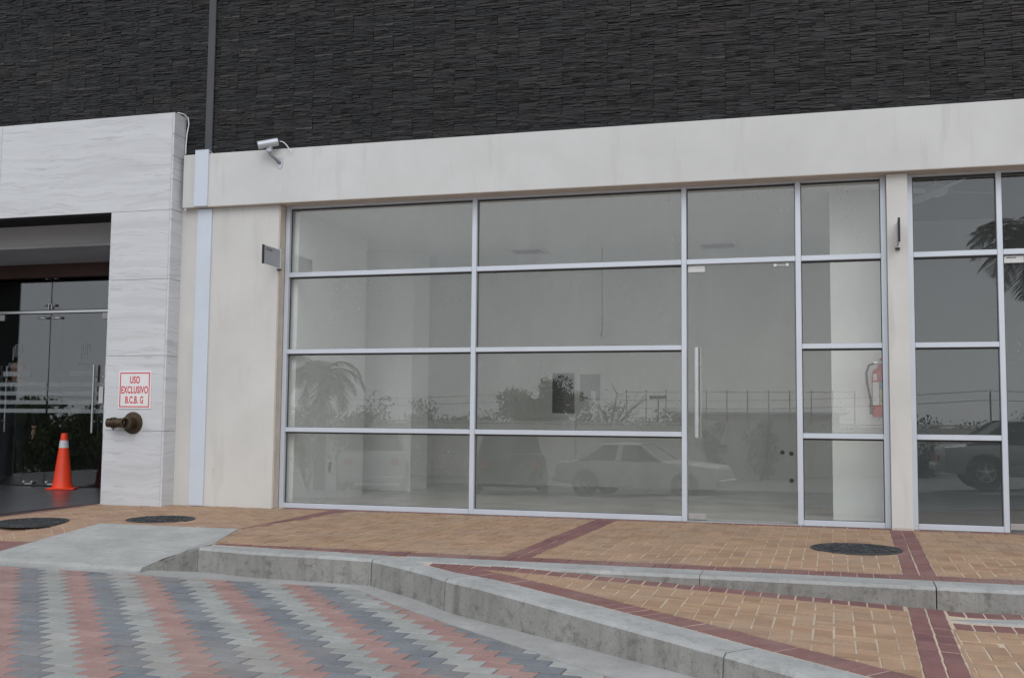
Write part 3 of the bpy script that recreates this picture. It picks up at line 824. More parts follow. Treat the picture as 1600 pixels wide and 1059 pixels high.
# soffits inside the portal
MB().box((-7.4, -.298, 3.12), (XL-.024, .08, 3.1395)).build('front_soffit', MT['backing'], po)
MB().box((-7.4, .06, 3.1397), (XL-.024, .08, 3.299)).build('header_back', MT['soffit'], po)
MB().box((-7.4, -.098, 3.30), (XL-.024, 2.1, 3.35)).build('recess_ceiling', MT['soffit'], po)
MB().box((-7.4, .60, 2.992), (XL-.024, .66, 3.298)).build('bulkhead', MT['soffit'], po)
MB().box((-7.4, .602, 2.96), (XL-.024, 1.758, 2.990)).build('marble_soffit', MT['marble'], po)
MB().box((-7.4, 1.76, 2.785), (XL-.024, 1.86, 2.99)).build('timber_header', MT['wood'], po)
MB().box((-7.4, 1.862, 2.88), (XL-.024, 2.05, 2.99)).build('dark_head', MT['backing'], po)
# left jamb outside the frame
for a, b in zip(zz[:4], zz[1:5]):
    MB().box((-7.85, -.33, a+.002), (-7.12, -.30, min(b, 3.139)-.002)).build('marble_slab', MP, po)
MB().box((-7.85, -.298, -.03), (-7.142, 2.0, 3.13)).build('jamb_core', MT['dark_in'], po)
MB().box((-7.141, -.32, 0), (-7.12, 1.95, 3.11)).build('jamb_lining', MT['dark_in'], po)

# entrance glass doors -------------------------------------------------------
YD = 2.0
ed = empty('glass_entrance', (-4.6, YD, 0)); tag(ed, 'dark double glass entrance doors inside the marble portal', 'entrance doors'); ed.location = (0,0,0)
GD = MT['glass_door']
xm = -4.59
def pane(par, x0, x1, z0, z1, y, m, th=.010, name='pane'):
    return MB().box((x0, y-th/2, z0), (x1, y+th/2, z1), ch=.0015).build(name, m, par)
MB().box((-7.34, YD-.03, 2.325), (-1.96, YD+.03, 2.362), ch=.003).build('transom_bar', MT['steel'], ed)
pane(ed, -7.34, xm-.006, 2.37, 2.878, YD, GD, name='transom_pane'); pane(ed, xm+.006, -3.30, 2.37, 2.878, YD, GD, name='transom_pane'); pane(ed, -3.29, -1.96, 2.37, 2.878, YD, GD, name='transom_pane')
def ball(par, x, z, y=YD-.03, r=.019):
    m = MB(); m.lathe([(.0005, -.0), (r*.8, .004), (r, .012), (r, .022), (r*.5, .04), (r*.5, .05)], (x, y-.02, z), 14, 'y'); m.build('glass_clamp', MT['steel'], par, True)
for dx in (-.07, .07):
    ball(ed, xm+dx, 2.80); ball(ed, xm+dx, 2.43); 
    MB().box((xm+dx*.35-.006, YD-.03, 2.38), (xm+dx*.35+.006, YD-.012, 2.45)).build('clamp_arm', MT['steel'], ed)
for dx in (-.17, -.06, .06, .17): ball(ed, xm+dx, 2.26)
for dx in (-.115, .115): MB().box((xm+dx-.055, YD-.028, 2.252), (xm+dx+.055, YD-.016, 2.268)).build('clamp_arm', MT['steel'], ed)
for dx in (-.30, -.17, .06, .20): ball(ed, xm+dx, .055)
for dx in (-.235, .13): MB().box((xm+dx-.06, YD-.028, .02), (xm+dx+.06, YD-.016, .045)).build('clamp_arm', MT['steel'], ed)
def leaf(x0, x1, hx, flip):
    d = MB().box((x0, YD-.005, .012), (x1, YD+.005, 2.318), ch=.0015).build('door_leaf', GD, ed)
    for yy, ln in ((-.055, (.72, 1.62)), (.055, (.72, 1.62))):
        h = MB(); h.tube([(hx+(.10 if yy > 0 else 0), YD+yy, ln[0]), (hx+(.10 if yy > 0 else 0), YD+yy, ln[1])], .016, 12)
        for z in (ln[0]+.15, ln[1]-.15): h.tube([(hx+(.10 if yy > 0 else 0), YD+yy, z), (hx+(.10 if yy > 0 else 0), YD+yy*.1, z)], .010, 8)
        h.build('pull_handle', MT['steel'], d, True)
    xp = x1-.30 if not flip else x0
    MB().box((xp, YD-.02, 2.235), (xp+.28, YD-.006, 2.318), ch=.003).build('patch_fitting', MT['silver_plate'], d)
    # frosted bands, name plate, mark
    for z in (.98, 1.095, 1.215, 1.335):
        MB().box((x0+.01, YD-.0085, z), (x1-.01, YD-.0065, z+.055)).build('frosted_band', MT['frost'], d)
    cx = (x0+x1)/2+(.0 if not flip else 0)
    MB().box((cx-.22, YD-.0085, 1.475), (cx+.22, YD-.0065, 1.54)).build('frosted_plate', MT['frost'], d)
    t = link('lettering', text_mesh('BELLINI', .085, 0, .0004), d); t.data.materials.append(MT['frost2']); t.location = (cx, YD-.0075, 1.60); t.rotation_euler = (math.pi/2, 0, 0)
    e = MB()
    for (a, b_, zb, zt) in ((-.075, .02, 1.69, 1.875), (-.045, .055, 1.74, 1.905)):
        e.box((cx+a, YD-.0085, zb), (cx+a+.014, YD-.0065, zt)); e.box((cx+b_, YD-.0085, zb+.04), (cx+b_+.014, YD-.0065, zt)); e.box((cx+a+.0145, YD-.0085, zt-.012), (cx+b_-.0005, YD-.0065, zt))
    e.box((cx-.012, YD-.0085, 1.74), (cx-.002, YD-.0065, 1.86)); e.build('etched_emblem', MT['frost2'], d)
    return d
leaf(-5.62, xm-.006, -5.42, True)
d = leaf(xm+.006, -3.46, -3.83, False)
MB().box((-3.745, YD-.05, 1.115), (-3.68, YD-.04, 1.33)).build('door_notice', MT['sign_white'], d)
pane(ed, -7.34, -5.63, .012, 2.318, YD, GD, name='side_pane'); pane(ed, -3.455, -1.96, .012, 2.318, YD, GD, name='side_pane')
# lobby behind
lb = empty('lobby', (-4.6, 4, 0)); tag(lb, 'dark lobby behind the glass entrance doors', 'lobby'); lb.location = (0,0,0)
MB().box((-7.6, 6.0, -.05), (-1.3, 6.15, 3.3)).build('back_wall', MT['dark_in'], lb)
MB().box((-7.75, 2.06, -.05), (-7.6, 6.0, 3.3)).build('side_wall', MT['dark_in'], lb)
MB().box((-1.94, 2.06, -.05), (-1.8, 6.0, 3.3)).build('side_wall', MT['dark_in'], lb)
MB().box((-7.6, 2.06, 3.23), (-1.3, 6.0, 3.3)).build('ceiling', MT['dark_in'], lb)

# shopfronts --------------------------------------------------------------
ALU = MT['alu']
ZB = [(0, .049), (.787, .834), (1.605, 1.651), (2.418, 2.466), (3.152, 3.2)]
def member(par, name, x0, x1, z0, z1, y0=0., y1=.09):
    return MB().box((x0, y0, z0), (x1, y1, z1), ch=.003).build(name, ALU, par)
def bay(par, x0, x1, bars, glass, yg=.052):
    """glazed bay between x0 and x1, horizontals at index list bars"""
    for (a, b) in bars: member(par, 'sill' if a == 0 else 'head' if b > 3.15 else 'transom', x0+.001, x1-.001, a, b, .003 if a else -.004)
    for (a, b), (c_, d_) in zip(bars, bars[1:]):
        pane(par, x0+.004, x1-.004, b+.002, c_-.002, yg, glass, .008)
        g_ = MB()
        for (p, q, r, s) in ((x0+.001, x0+.007, b, c_), (x1-.007, x1-.001, b, c_), (x0+.0071, x1-.0071, c_-.016, c_-.0005), (x0+.0071, x1-.0071, b+.0005, b+.004)):
            g_.box((p, yg-.008, r+.0003), (q, yg+.012, s-.0003))
        g_.build('gasket', MT['alu_dark'], par)
s1 = empty('shopfront', (3, 0, 0)); tag(s1, 'wide aluminium shop window wall with glass door, panes showing an empty white room', 'shopfront'); s1.location = (0,0,0)
for a, b in ((0, .047), (2.096, 2.144), (4.202, 4.249), (5.254, 5.304), (6.005, 6.053)):
    member(s1, 'mullion', a, b, 0 if a != 0 else -.004, 3.2)
bay(s1, .047, 2.096, ZB, MT['glass']); bay(s1, 2.144, 4.202, ZB, MT['glass']); bay(s1, 5.304, 6.005, ZB, MT['glass'])
bay(s1, 4.249, 5.254, ZB[3:], MT['glass'])
def shop_door(par, x0, x1, glass, hx, holes=True):
    d = MB().box((x0+.008, .045, .014), (x1-.010, .056, 2.412), ch=.0015).build('glass_door', glass, par)
    for z0, z1, m in ((2.345, 2.408, MT['silver_plate']), (.02, .075, MT['steel'])):
        f = MB().box((x0+.010, .036, z0), (x0+.172, .044, z1), ch=.002).build('patch_fitting', m, d)
        if z0 > 1: MB().lathe([(.014, -.004), (.014, .0)], (x0+.118, .036, z0+.038), 14, 'y').build('lock_cylinder', MT['black'], f) if False else None
    for yy in (-.02, .115):
        h = MB(); xx = hx+(.022 if yy > 0 else 0)
        h.tube([(xx, yy, .78), (xx, yy, 1.625)], .022 if yy < 0 else .008, 14)
        for z in (.95, 1.46): h.tube([(xx, yy, z), (xx, .05, z)], .010, 8)
        h.build('pull_handle', MT['steel'], d, True)
    c_ = MB()
    for x in (x1-.185, x1-.075): c_.lathe([(.001, -.012), (.014, -.010), (.016, 0), (.016, .012)], (x, .034, 2.388), 14, 'y')
    c_.box((x1-.17, .034, 2.384), (x1-.09, .042, 2.391)); c_.box((x1-.079, .034, 2.39), (x1-.071, .042, 2.415)); c_.build('glass_clamp', MT['white'], d)
    if holes:
        for x, z in ((x1-.135, .655), (x1-.055, .645), (x1-.055, .40)):
            MB().lathe([(.020, -.003), (.020, .003)], (x, .041, z), 14, 'y').build('lock_hole', MT['black'], d)
    return d
shop_door(s1, 4.249, 5.254, MT['glass'], 4.345)
MB().box((4.25, -.03, -.02), (5.253, .12, .010), ch=.003).build('threshold', MT['gutter'], s1)
s2 = empty('shopfront', (8, 0, 0)); tag(s2, 'darker shop window wall at the right edge, a palm mirrored in its panes', 'shopfront'); s2.location = (0,0,0)
for a, b in ((6.234, 6.281), (6.976, 7.022), (8.03, 8.08), (10.2, 10.25)): member(s2, 'mullion', a, b, 0 if a > 6.3 else -.004, 3.2)
bay(s2, 6.281, 6.976, ZB, MT['glass_dark']); bay(s2, 7.022, 8.03, ZB[3:], MT['glass_dark']); bay(s2, 8.08, 10.2, ZB, MT['glass_dark'])
shop_door(s2, 7.022, 8.03, MT['glass_dark'], 7.9, False)
MB().box((7.05, .036, 2.388), (7.13, .044, 2.395)).build('clamp_arm', MT['white'], s2)

# shop interiors ------------------------------------------------------------
r1 = empty('shop_room', (3, 3, 0)); tag(r1, 'empty white painted shop room behind the wide window', 'room'); r1.location = (0,0,0)
WI = MT['white_in']
MB().box((-.6, .13, -.06), (6.2, 6.2, .018)).build('floor', MT['floor_in'], r1)
MB().box((-.6, .13, 3.165), (6.2, 6.2, 3.25)).build('ceiling', WI, r1)
MB().box((-.12, .13, .018), (.092, 1.90, 3.165)).build('side_pier', WI, r1)
MB().box((-.6, 1.90, .018), (-.45, 6.0, 3.165)).build('side_wall', WI, r1)
MB().box((-.45, 2.9, .018), (.31, 3.5, 3.165)).build('column', WI, r1)
MB().box((-.6, 5.0, .018), (6.2, 5.15, 3.165)).build('back_wall', MT['grey_in'], r1)
MB().box((5.56, .56, .018), (6.2, 1.1, 3.165)).build('column', WI, r1)
MB().box((6.06, 1.1, .018), (6.2, 6.0, 3.165)).build('side_wall', WI, r1)
MB().box((-.6, .13, 3.25), (6.2, .16, 3.4)).build('bulkhead', MT['grey_in'], r1)
MB().box((0.0921, .95, .33), (.098, 1.02, .44), ch=.002).build('wall_socket', MT['soffit'], r1)
for (x, y) in ((1.75, 3.35), (4.2, 3.45)):
    v = empty('ceiling_vent', (x, y, 3.164)); tag(v, 'dark ceiling air vent over the %s of the empty shop' % ('middle pane' if x < 3 else 'glass door'), 'vent')
    f = MB(); f.box((-.24, -.24, -.018), (.24, -.21, 0)); f.box((-.24, .21, -.018), (.24, .24, 0)); f.box((-.24, -.2098, -.018), (-.21, .2098, 0)); f.box((.21, -.2098, -.018), (.24, .2098, 0)); f.build('frame', MT['grey_in'], v)
    for k in range(7): MB().hexa([(-.2, -.19+k*.055, -.014), (.2, -.19+k*.055, -.014), (.2, -.16+k*.055, -.002), (-.2, -.16+k*.055, -.002), (-.2, -.188+k*.055, -.012), (.2, -.188+k*.055, -.012), (.2, -.158+k*.055, 0), (-.2, -.158+k*.055, 0)]).build('slat', MT['soffit'], v)
wire = MB().tube([(2.746, 3.3, 3.164), (2.744, 3.3, 2.8), (2.748, 3.3, 2.4), (2.75, 3.3, 2.1), (2.74, 3.295, 2.04), (2.725, 3.29, 2.02)], .006, 6).build('hanging_wire', MT['black'])
tag(wire, 'thin black wire hanging from the shop ceiling behind the centre panes', 'wire')
r2 = empty('shop_room', (8.5, 3, 0)); tag(r2, 'dim shop room behind the darker right-hand window', 'room'); r2.location = (0,0,0)
MB().box((6.21, .13, -.06), (11, 6.2, .018)).build('floor', MT['soffit'], r2)
MB().box((6.21, .13, 3.75), (11, 6.2, 3.85)).build('ceiling', MT['dark_in'], r2)
MB().box((6.21, 5.6, .018), (11, 5.75, 3.75)).build('back_wall', MT['grey_in'], r2)
MB().box((6.201, .42, .018), (6.209, 6.0, 3.75)).build('side_wall', MT['grey_in'], r2)
MB().box((11, .13, -.06), (11.1, 6.2, 3.85)).build('side_wall', MT['grey_in'], r2)
# ceiling fan
fn = empty('ceiling_fan', (6.62, 1.55, 3.50)); tag(fn, 'white ceiling fan behind the top left pane of the darker shop', 'ceiling fan')
MB().lathe([(.055, .248), (.055, .20), (.013, .17), (.013, .165)], n=16).build('canopy', MT['white'], fn, True)
MB().lathe([(.013, .19), (.013, -.11)], n=10).build('rod', MT['white'], fn, True)
MB().lathe([(.03, -.10), (.10, -.115), (.12, -.16), (.11, -.20), (.05, -.225), (.001, -.23)], n=24).build('motor', MT['white'], fn, True)
for k in range(4):
    a = k*math.pi/2+.35; c_, s_ = math.cos(a), math.sin(a); rw = []
    for r in (.1, .16, .2, .35, .5, .58, .61): 
        hw = .02 if r < .15 else .055 if r < .55 else .03
        rw.append([(c_*r-s_*hw, s_*r+c_*hw, -.17+.012), (c_*r+s_*hw, s_*r-c_*hw, -.17-.012), (c_*r+s_*hw, s_*r-c_*hw, -.178-.012), (c_*r-s_*hw, s_*r+c_*hw, -.178+.012)])
    MB().grid(rw, closed=True, caps=True).build('blade', MT['white'], fn)

# posters taped inside the middle pane
p1 = MB().box((2.928, .060, 1.0), (3.150, .064, 1.392)).build('black_poster', MT['poster']); tag(p1, 'upright black card stuck to the inside of the centre pane', 'poster')
p2 = empty('grey_poster', (3.32, .062, 1.12)); tag(p2, 'faint grey notice beside the black card on the centre pane', 'poster')
MB().box((-.115, -.002, 0), (.085, .002, .262)).build('sheet', MT['poster2'], p2)
MB().box((-.005, -.005, -.07), (.045, -.0025, .10), ch=.001).build('oval_label', MT['paper'], p2)

# fire extinguisher on the column
fe = empty('fire_extinguisher', (6.0, .47, .985)); tag(fe, 'red fire extinguisher with black hose on the white column behind the glass', 'fire extinguisher')
MB().lathe([(.001, 0), (.072, .004), (.078, .02), (.078, .40), (.068, .44), (.035, .465), (.022, .47), (.022, .50)], n=28).build('cylinder', MT['ext_red'], fe, True)
v = MB(); v.box((-.028, -.02, .50), (.028, .02, .535), ch=.004); v.tube([(-.02, 0, .515), (-.06, 0, .51)], .012, 8); v.build('valve', MT['steel'], fe)
v = MB(); v.hexa([(-.02,-.012,.535),(.02,-.012,.535),(.02,.012,.535),(-.02,.012,.535),(.06,-.012,.60),(.10,-.012,.59),(.10,.012,.59),(.06,.012,.60)]); v.hexa([(-.0,-.012,.507),(.10,-.012,.545),(.10,.012,.545),(0,.012,.507),(-.0,-.012,.517),(.10,-.012,.557),(.10,.012,.557),(0,.012,.517)]); v.build('lever', MT['ext_red'], fe)
hp_ = [(-.05, 0, .51), (-.10, -.01, .49), (-.125, -.015, .42), (-.12, -.015, .33), (-.105, -.02, .24), (-.09, -.02, .17), (-.085, -.02, .12)]
h = MB().tube(hp_, .0115, 10).build('hose', MT['black'], fe, True)
MB().lathe([(.013, .12), (.018, .10), (.016, .02), (.019, .0)], (-.084, -.02, .03), 12).build('nozzle', MT['black'], h, True)
def wrap(name, m, a0, a1, z0, z1, r=.0792):
    rows = [[(r*math.cos(a), r*math.sin(a), z) for a in np.linspace(a0, a1, 9)] for z in (z0, z1)]
    rows2 = [[(p[0]*.985, p[1]*.985, p[2]) for p in q] for q in rows]
    MB().grid([rows[0], rows[1], rows2[1], rows2[0], rows[0]]).build(name, m, fe)
R_d = math.radians
wrap('label', MT['sign_white'], R_d(205), R_d(258), .115, .33); wrap('label', plain('blue_label', (.12,.25,.42), .5), R_d(262), R_d(315), .27, .33); wrap('label', plain('yellow_label', (.55,.50,.22), .5), R_d(262), R_d(315), .115, .265)
wrap('badge', MT['sign_white'], R_d(215), R_d(245), .345, .405); wrap('strap', MT['black'], R_d(0), R_d(360), .155, .168, .0805)
MB().box((-.03, .079, .1), (.03, .089, .45)).build('bracket', MT['steel'], fe)

# ================================================================== THINGS ON THE FACADE
# notice
sg = empty('notice_sign', (-1.556, -.334, 1.213)); tag(sg, 'white square sign with red border and red lettering on the marble jamb', 'sign')
MB().box((-.20, -.004, -.20), (.20, .0035, .20), ch=.001).build('board', MT['sign_white'], sg)
bd = MB(); t = .011; q = .184
bd.box((-q, -.0052, q-t), (q, -.0041, q)); bd.box((-q, -.0052, -q), (q, -.0041, -q+t)); bd.box((-q, -.0052, -q+t+.0001), (-q+t, -.0041, q-t-.0001)); bd.box((q-t, -.0052, -q+t+.0001), (q, -.0041, q-t-.0001))
bd.build('border', MT['red_paint'], sg)
for s_, z in (('USO', .071), ('EXCLUSIVO', -.035), ('B.C.B. G', -.141)):
    me = text_mesh(s_, .104, .0022, .0006, xs=.585, sp=1.06); me.materials.append(MT['red_paint'])
    o = link('lettering', me, sg); o.location = (0, -.0048, z); o.rotation_euler = (math.pi/2, 0, 0)

# bronze siamese inlet
fd = empty('fire_inlet', (-1.585, -.33, .862)); tag(fd, 'bronze fire brigade inlet with two outlets on the marble jamb', 'fire inlet')
MB().lathe([(.001, -.026), (.09, -.024), (.112, -.018), (.118, -.008), (.118, -.001)], (.02, 0, 0), 32, 'y').build('flange', MT['bronze'], fd, True)
b = MB(); b.lathe([(.058, -.02), (.058, -.10), (.062, -.105), (.062, -.145), (.045, -.147), (.043, -.10)], (.03, 0, 0), 24, 'y'); b.build('front_outlet', MT['bronze'], fd, True)
MB().lathe([(.001, -.06), (.043, -.06)], (.03, 0, 0), 20, 'y').build('dark_bore', MT['black'], fd)
b = MB(); b.tube([(.0, -.075, 0), (-.06, -.085, 0), (-.13, -.10, 0)], .05, 20); b.tube([(-.125, -.099, 0), (-.165, -.105, 0)], .058, 20); b.tube([(-.165, -.105, 0), (-.215, -.115, 0)], .047, 20)
b.build('side_outlet', MT['bronze'], fd, True)
b = MB()
for k in range(3):
    a = k*2.1+.4; b.tube([(-.145+.0, -.102+.06*math.cos(a), .06*math.sin(a)), (-.145, -.102+.075*math.cos(a), .075*math.sin(a))], .010, 8)
b.build('lug', MT['bronze'], fd)

# shop number plates
def plate(name, label, x, y0, y1, z0, z1, txt):
    r = empty(name, (x, y0, z0)); tag(r, label, 'number plate', 'projecting shop number plates')
    MB().box((-.006, y1-y0, .0), (.006, -.014, z1-z0), ch=.001).build('panel', MT['silver_plate'] if False else plain('plate_grey', (.42,.44,.47), .45, .2, .05), r)
    MB().box((-.010, y1-y0-.018, -.003), (.010, y1-y0-.0005, z1-z0+.003), ch=.001).build('dark_edge', MT['black'], r)
    MB().box((-.014, -.014, -.012), (.014, -.0, z1-z0+.006), ch=.002).build('wall_bracket', MT['silver_plate'], r)
    MB().box((-.02, -.03, -.03), (.02, -.001, -.013)).build('bracket_foot', MT['black'], r)
    if not txt: return r
    me = text_mesh(txt, .042, .0008, .0005, 'LEFT'); me.materials.append(MT['black'])
    o = link('lettering', me, r); o.location = (.0062, y1-y0+.03, z1-z0-.045); o.rotation_euler = (math.pi/2, 0, math.pi/2)
    return r
plate('number_plate', 'grey projecting number plate on the cream wall left of the big window', .03-.02, -.121, -.47, 2.50, 2.69, 'LOCAL 7')
plate('number_plate', 'grey projecting number plate seen edge-on on the pillar between the shops', 6.14, -.121, -.40, 2.50, 2.705, '')

# security camera
sc_ = empty('security_camera', (.02, -.2, 3.60)); sc_.scale = (.88,.88,.88); tag(sc_, 'silver security camera on a bracket at the top of the beam', 'security camera')
bp = MB(); bp.prism([(-.042, .065), (.042, .065), (.042, -.02), (.018, -.062), (-.018, -.062), (-.042, -.02)], lambda x, y: 0, lambda x, y: .008)
o = bp.build('base_plate', MT['cam_silver'], sc_); o.rotation_euler = (math.pi/2, 0, 0)
a = MB(); a.tube([(0, -.008, 0), (-.02, -.05, .03), (-.075, -.09, .085), (-.09, -.095, .115)], [.020, .018, .017, .02], 12); a.build('arm', MT['cam_arm'], sc_, True)
a = MB(); a.box((-.125, -.125, .112), (-.06, -.07, .165), ch=.008); a.hexa([(-.12,-.12,.165),(-.065,-.12,.165),(-.065,-.075,.165),(-.12,-.075,.165),(-.145,-.125,.20),(-.04,-.125,.225),(-.04,-.07,.225),(-.145,-.07,.20)]); a.build('mount', MT['cam_silver'], sc_)
p0, p1_ = Vector((-.205, -.175, .185)), Vector((.0, -.055, .248))
bd = MB(); d_ = (p1_-p0)
bd.tube([p0, p0+d_*.02, p0+d_*.98, p1_], [.040, .047, .047, .040], 20); bd.build('housing', MT['cam_silver'], sc_, True)
MB().tube([p0-d_*.012, p0+d_*.03], .036, 20).build('lens', MT['black'], sc_, True)
MB().tube([p1_-d_*.03, p1_+d_*.06], .03, 16).build('rear_cap', MT['black'], sc_, True)
q = p1_+d_*.06
MB().tube([q, q+Vector((.04, .01, -.006)), q+Vector((.09, .0, -.045)), q+Vector((.135, -.0, -.105)), q+Vector((.15, .01, -.13))], .006, 8).build('cable', MT['white'], sc_, True)
cb = MB().tube([(-1.20, -.26, 4.212), (-1.165, -.20, 4.212), (-1.14, -.15, 4.18), (-1.135, -.14, 4.11), (-1.155, -.14, 4.0), (-1.162, -.14, 3.88), (-1.162, -.14, 3.785)], .0065, 8).build('loose_cable', MT['white'], None, True)
tag(cb, 'loose white cable hanging down the right side of the marble portal', 'cable')

# manhole covers
def manhole(x, y, r, label):
    t = empty('drain_cover', (x, y, zS(x, y))); tag(t, label, 'drain cover', 'round cast iron covers in the pavement'); t.rotation_euler = (math.atan(.018), 0, 0)
    MB().lathe([(r, -.02), (r, .006), (r-.02, .008), (r-.022, .003), (r-.022, -.02)], n=48).build('rim', MT['iron'], t, True)
    MB().lathe([(r-.024, -.02), (r-.024, .0035), (.001, .0035)], n=48).build('lid', MT['iron'], t)
    rr = random.Random(int(x*100)); m = MB()
    for k in range(150):
        a, q = rr.uniform(0, 6.28), (r-.05)*math.sqrt(rr.random()); cx, cy_ = q*math.cos(a), q*math.sin(a); s = rr.uniform(.012, .026); b_ = rr.uniform(0, 3)
        P = [(cx+s*math.cos(b_+i*1.257)*rr.uniform(.7, 1.2), cy_+s*math.sin(b_+i*1.257)*rr.uniform(.7, 1.2)) for i in range(5)]; h = rr.uniform(.006, .014)
        m.prism(P, lambda x, y: .003, lambda x, y: h)
    o = m.build('raised_pattern', MT['iron'], t); o['kind'] = 'stuff'
manhole(5.728, -1.57, .335, 'round dark iron cover at the right, before the narrow pillar')
manhole(-.43, -1.44, .31, 'round dark iron cover just above the concrete apron')
manhole(-1.40, -1.98, .31, 'round dark iron cover at the left edge, left of the apron')

# traffic cone
tc = empty('traffic_cone', (-3.954, 1.574, 0)); tag(tc, 'bright orange traffic cone with a white band before the entrance doors', 'traffic cone')
bs = MB(); bs.box((-.17, -.17, .001), (.17, .17, .022), ch=.006); o = bs.build('base', MT['orange'], tc); o.rotation_euler = (0, 0, .5)
def cone_r(z): return .125-(z-.02)/.70*.088
MB().lathe([(.135, .02), (cone_r(.06), .05), (cone_r(.53), .53)], n=28, caps=False).build('body', MT['orange'], tc, True)
MB().lathe([(cone_r(.53)+.0015, .53), (cone_r(.625)+.0015, .625)], n=28, caps=False).build('reflective_band', MT['reflective'], tc, True)
MB().lathe([(cone_r(.625), .625), (cone_r(.715), .715), (cone_r(.72)-.012, .718), (cone_r(.72)-.014, .60)], n=28, caps=False).build('tip', MT['orange'], tc, True)

# person behind the door
def person():
    root = empty('person', (-5.38, 2.30, 0), .45); tag(root, 'man in a dark suit, white shirt and tie standing behind the left entrance door', 'person')
    me = bpy.data.meshes.new('body')
    V = [(0,0,.95),(0,0,1.12),(0,.0,1.32),(0,.0,1.45),(0,-.01,1.50),(0,-.015,1.54),(0,-.02,1.57),
         (.10,0,.90),(.11,-.01,.50),(.11,.02,.10),(.12,-.12,.04), (-.10,0,.90),(-.11,-.01,.50),(-.11,.02,.10),(-.12,-.12,.04),
         (.20,0,1.42),(.27,.02,1.14),(.30,-.08,.90),(.31,-.12,.80), (-.20,0,1.42),(-.25,.02,1.14),(-.25,-.05,.90),(-.25,-.08,.80)]
    E = [(0,1),(1,2),(2,3),(3,4),(4,5),(5,6),(0,7),(7,8),(8,9),(9,10),(0,11),(11,12),(12,13),(13,14),(3,15),(15,16),(16,17),(17,18),(3,19),(19,20),(20,21),(21,22)]
    Rr = [.15,.145,.165,.12,.062,.05,.045,.095,.07,.055,.045,.095,.07,.055,.045,.075,.055,.045,.038,.075,.055,.045,.038]
    me.from_pydata(V, E, []); o = bpy.data.objects.new('body', me); col.objects.link(o)
    sk = o.modifiers.new('s', 'SKIN'); su = o.modifiers.new('u', 'SUBSURF'); su.levels = 2; su.render_levels = 2
    for i, s in enumerate(me.skin_vertices[0].data): s.radius = (Rr[i], Rr[i]*(.75 if i < 4 else 1)); s.use_root = i == 0
    m2 = bpy.data.meshes.new_from_object(o.evaluated_get(bpy.context.evaluated_depsgraph_get())); bpy.data.objects.remove(o)
    for m in (MT['suit'], MT['skin']): m2.materials.append(m)
    for p in m2.polygons:
        c = p.center; p.material_index = 1 if c.z > 1.49 or (abs(c.x) > .22 and c.z < .85 and c.z > .7) else 0; p.use_smooth = True
    bmh = bmesh.new(); bmh.from_mesh(m2)
    def merge(mb):
        mb.m = [1]*len(mb.m); t_ = mb.mesh('part_mesh', [MT['suit'], MT['skin']], True); bmh.from_mesh(t_); bpy.data.meshes.remove(t_)
    hd = MB(); rows = []
    for z, rx, ry, oy in ((.0,.035,.04,-.03),(.03,.055,.06,-.025),(.08,.068,.08,-.015),(.13,.074,.09,-.005),(.18,.072,.088,0),(.22,.055,.065,.005),(.24,.02,.025,.005)):
        rows.append([(rx*math.cos(a), oy+ry*math.sin(a), 1.535+z) for a in np.linspace(0, 2*math.pi, 17)[:-1]])
    hd.grid(rows, closed=True, caps=True); hd.hexa([(-.012,-.12,1.63),(.012,-.12,1.63),(.012,-.08,1.63),(-.012,-.08,1.63),(-.006,-.10,1.675),(.006,-.10,1.675),(.006,-.07,1.675),(-.006,-.07,1.675)])
    merge(hd)
    rows = [[(rx*math.cos(a), oy+ry*math.sin(a), 1.535+z) for a in np.linspace(.15, math.pi-.15, 12)] for z, rx, ry, oy in ((.07,.073,.086,-.005),(.13,.078,.095,0),(.18,.077,.094,0),(.225,.058,.07,.005))]
    MB().grid(rows).build('hair', MT['hair'], root, True)
    sh = MB(); sh.face([(-.05,-.098,1.46),(0,-.135,1.20),(.05,-.098,1.46),(0,-.09,1.50)]); sh.build('shirt_front', MT['shirt'], root)
    ti = MB(); ti.face([(-.014,-.112,1.46),(.014,-.112,1.46),(.022,-.138,1.22),(0,-.142,1.17),(-.022,-.138,1.22)]); ti.build('tie', MT['black'], root)
    for sx in (-1, 1):
        hh = MB(); px, py = (.31, -.13) if sx > 0 else (-.25, -.09)
        hh.box((px-.022, py-.045, .72), (px+.022, py+.03, .80), ch=.012)
        for k in range(4): hh.tube([(px-.0, py-.035+k*.02, .725), (px-.004*sx, py-.04+k*.02, .685), (px-.012*sx, py-.04+k*.02, .655+.004*k)], [.010, .009, .007], 7)
        hh.tube([(px, py-.04, .78), (px-.01*sx, py-.065, .745), (px-.012*sx, py-.072, .72)], [.011, .010, .008], 7)
        merge(hh)
    bmh.to_mesh(m2); bmh.free(); link('body', m2, root)
    root.scale = (.97, .97, .945)
person()

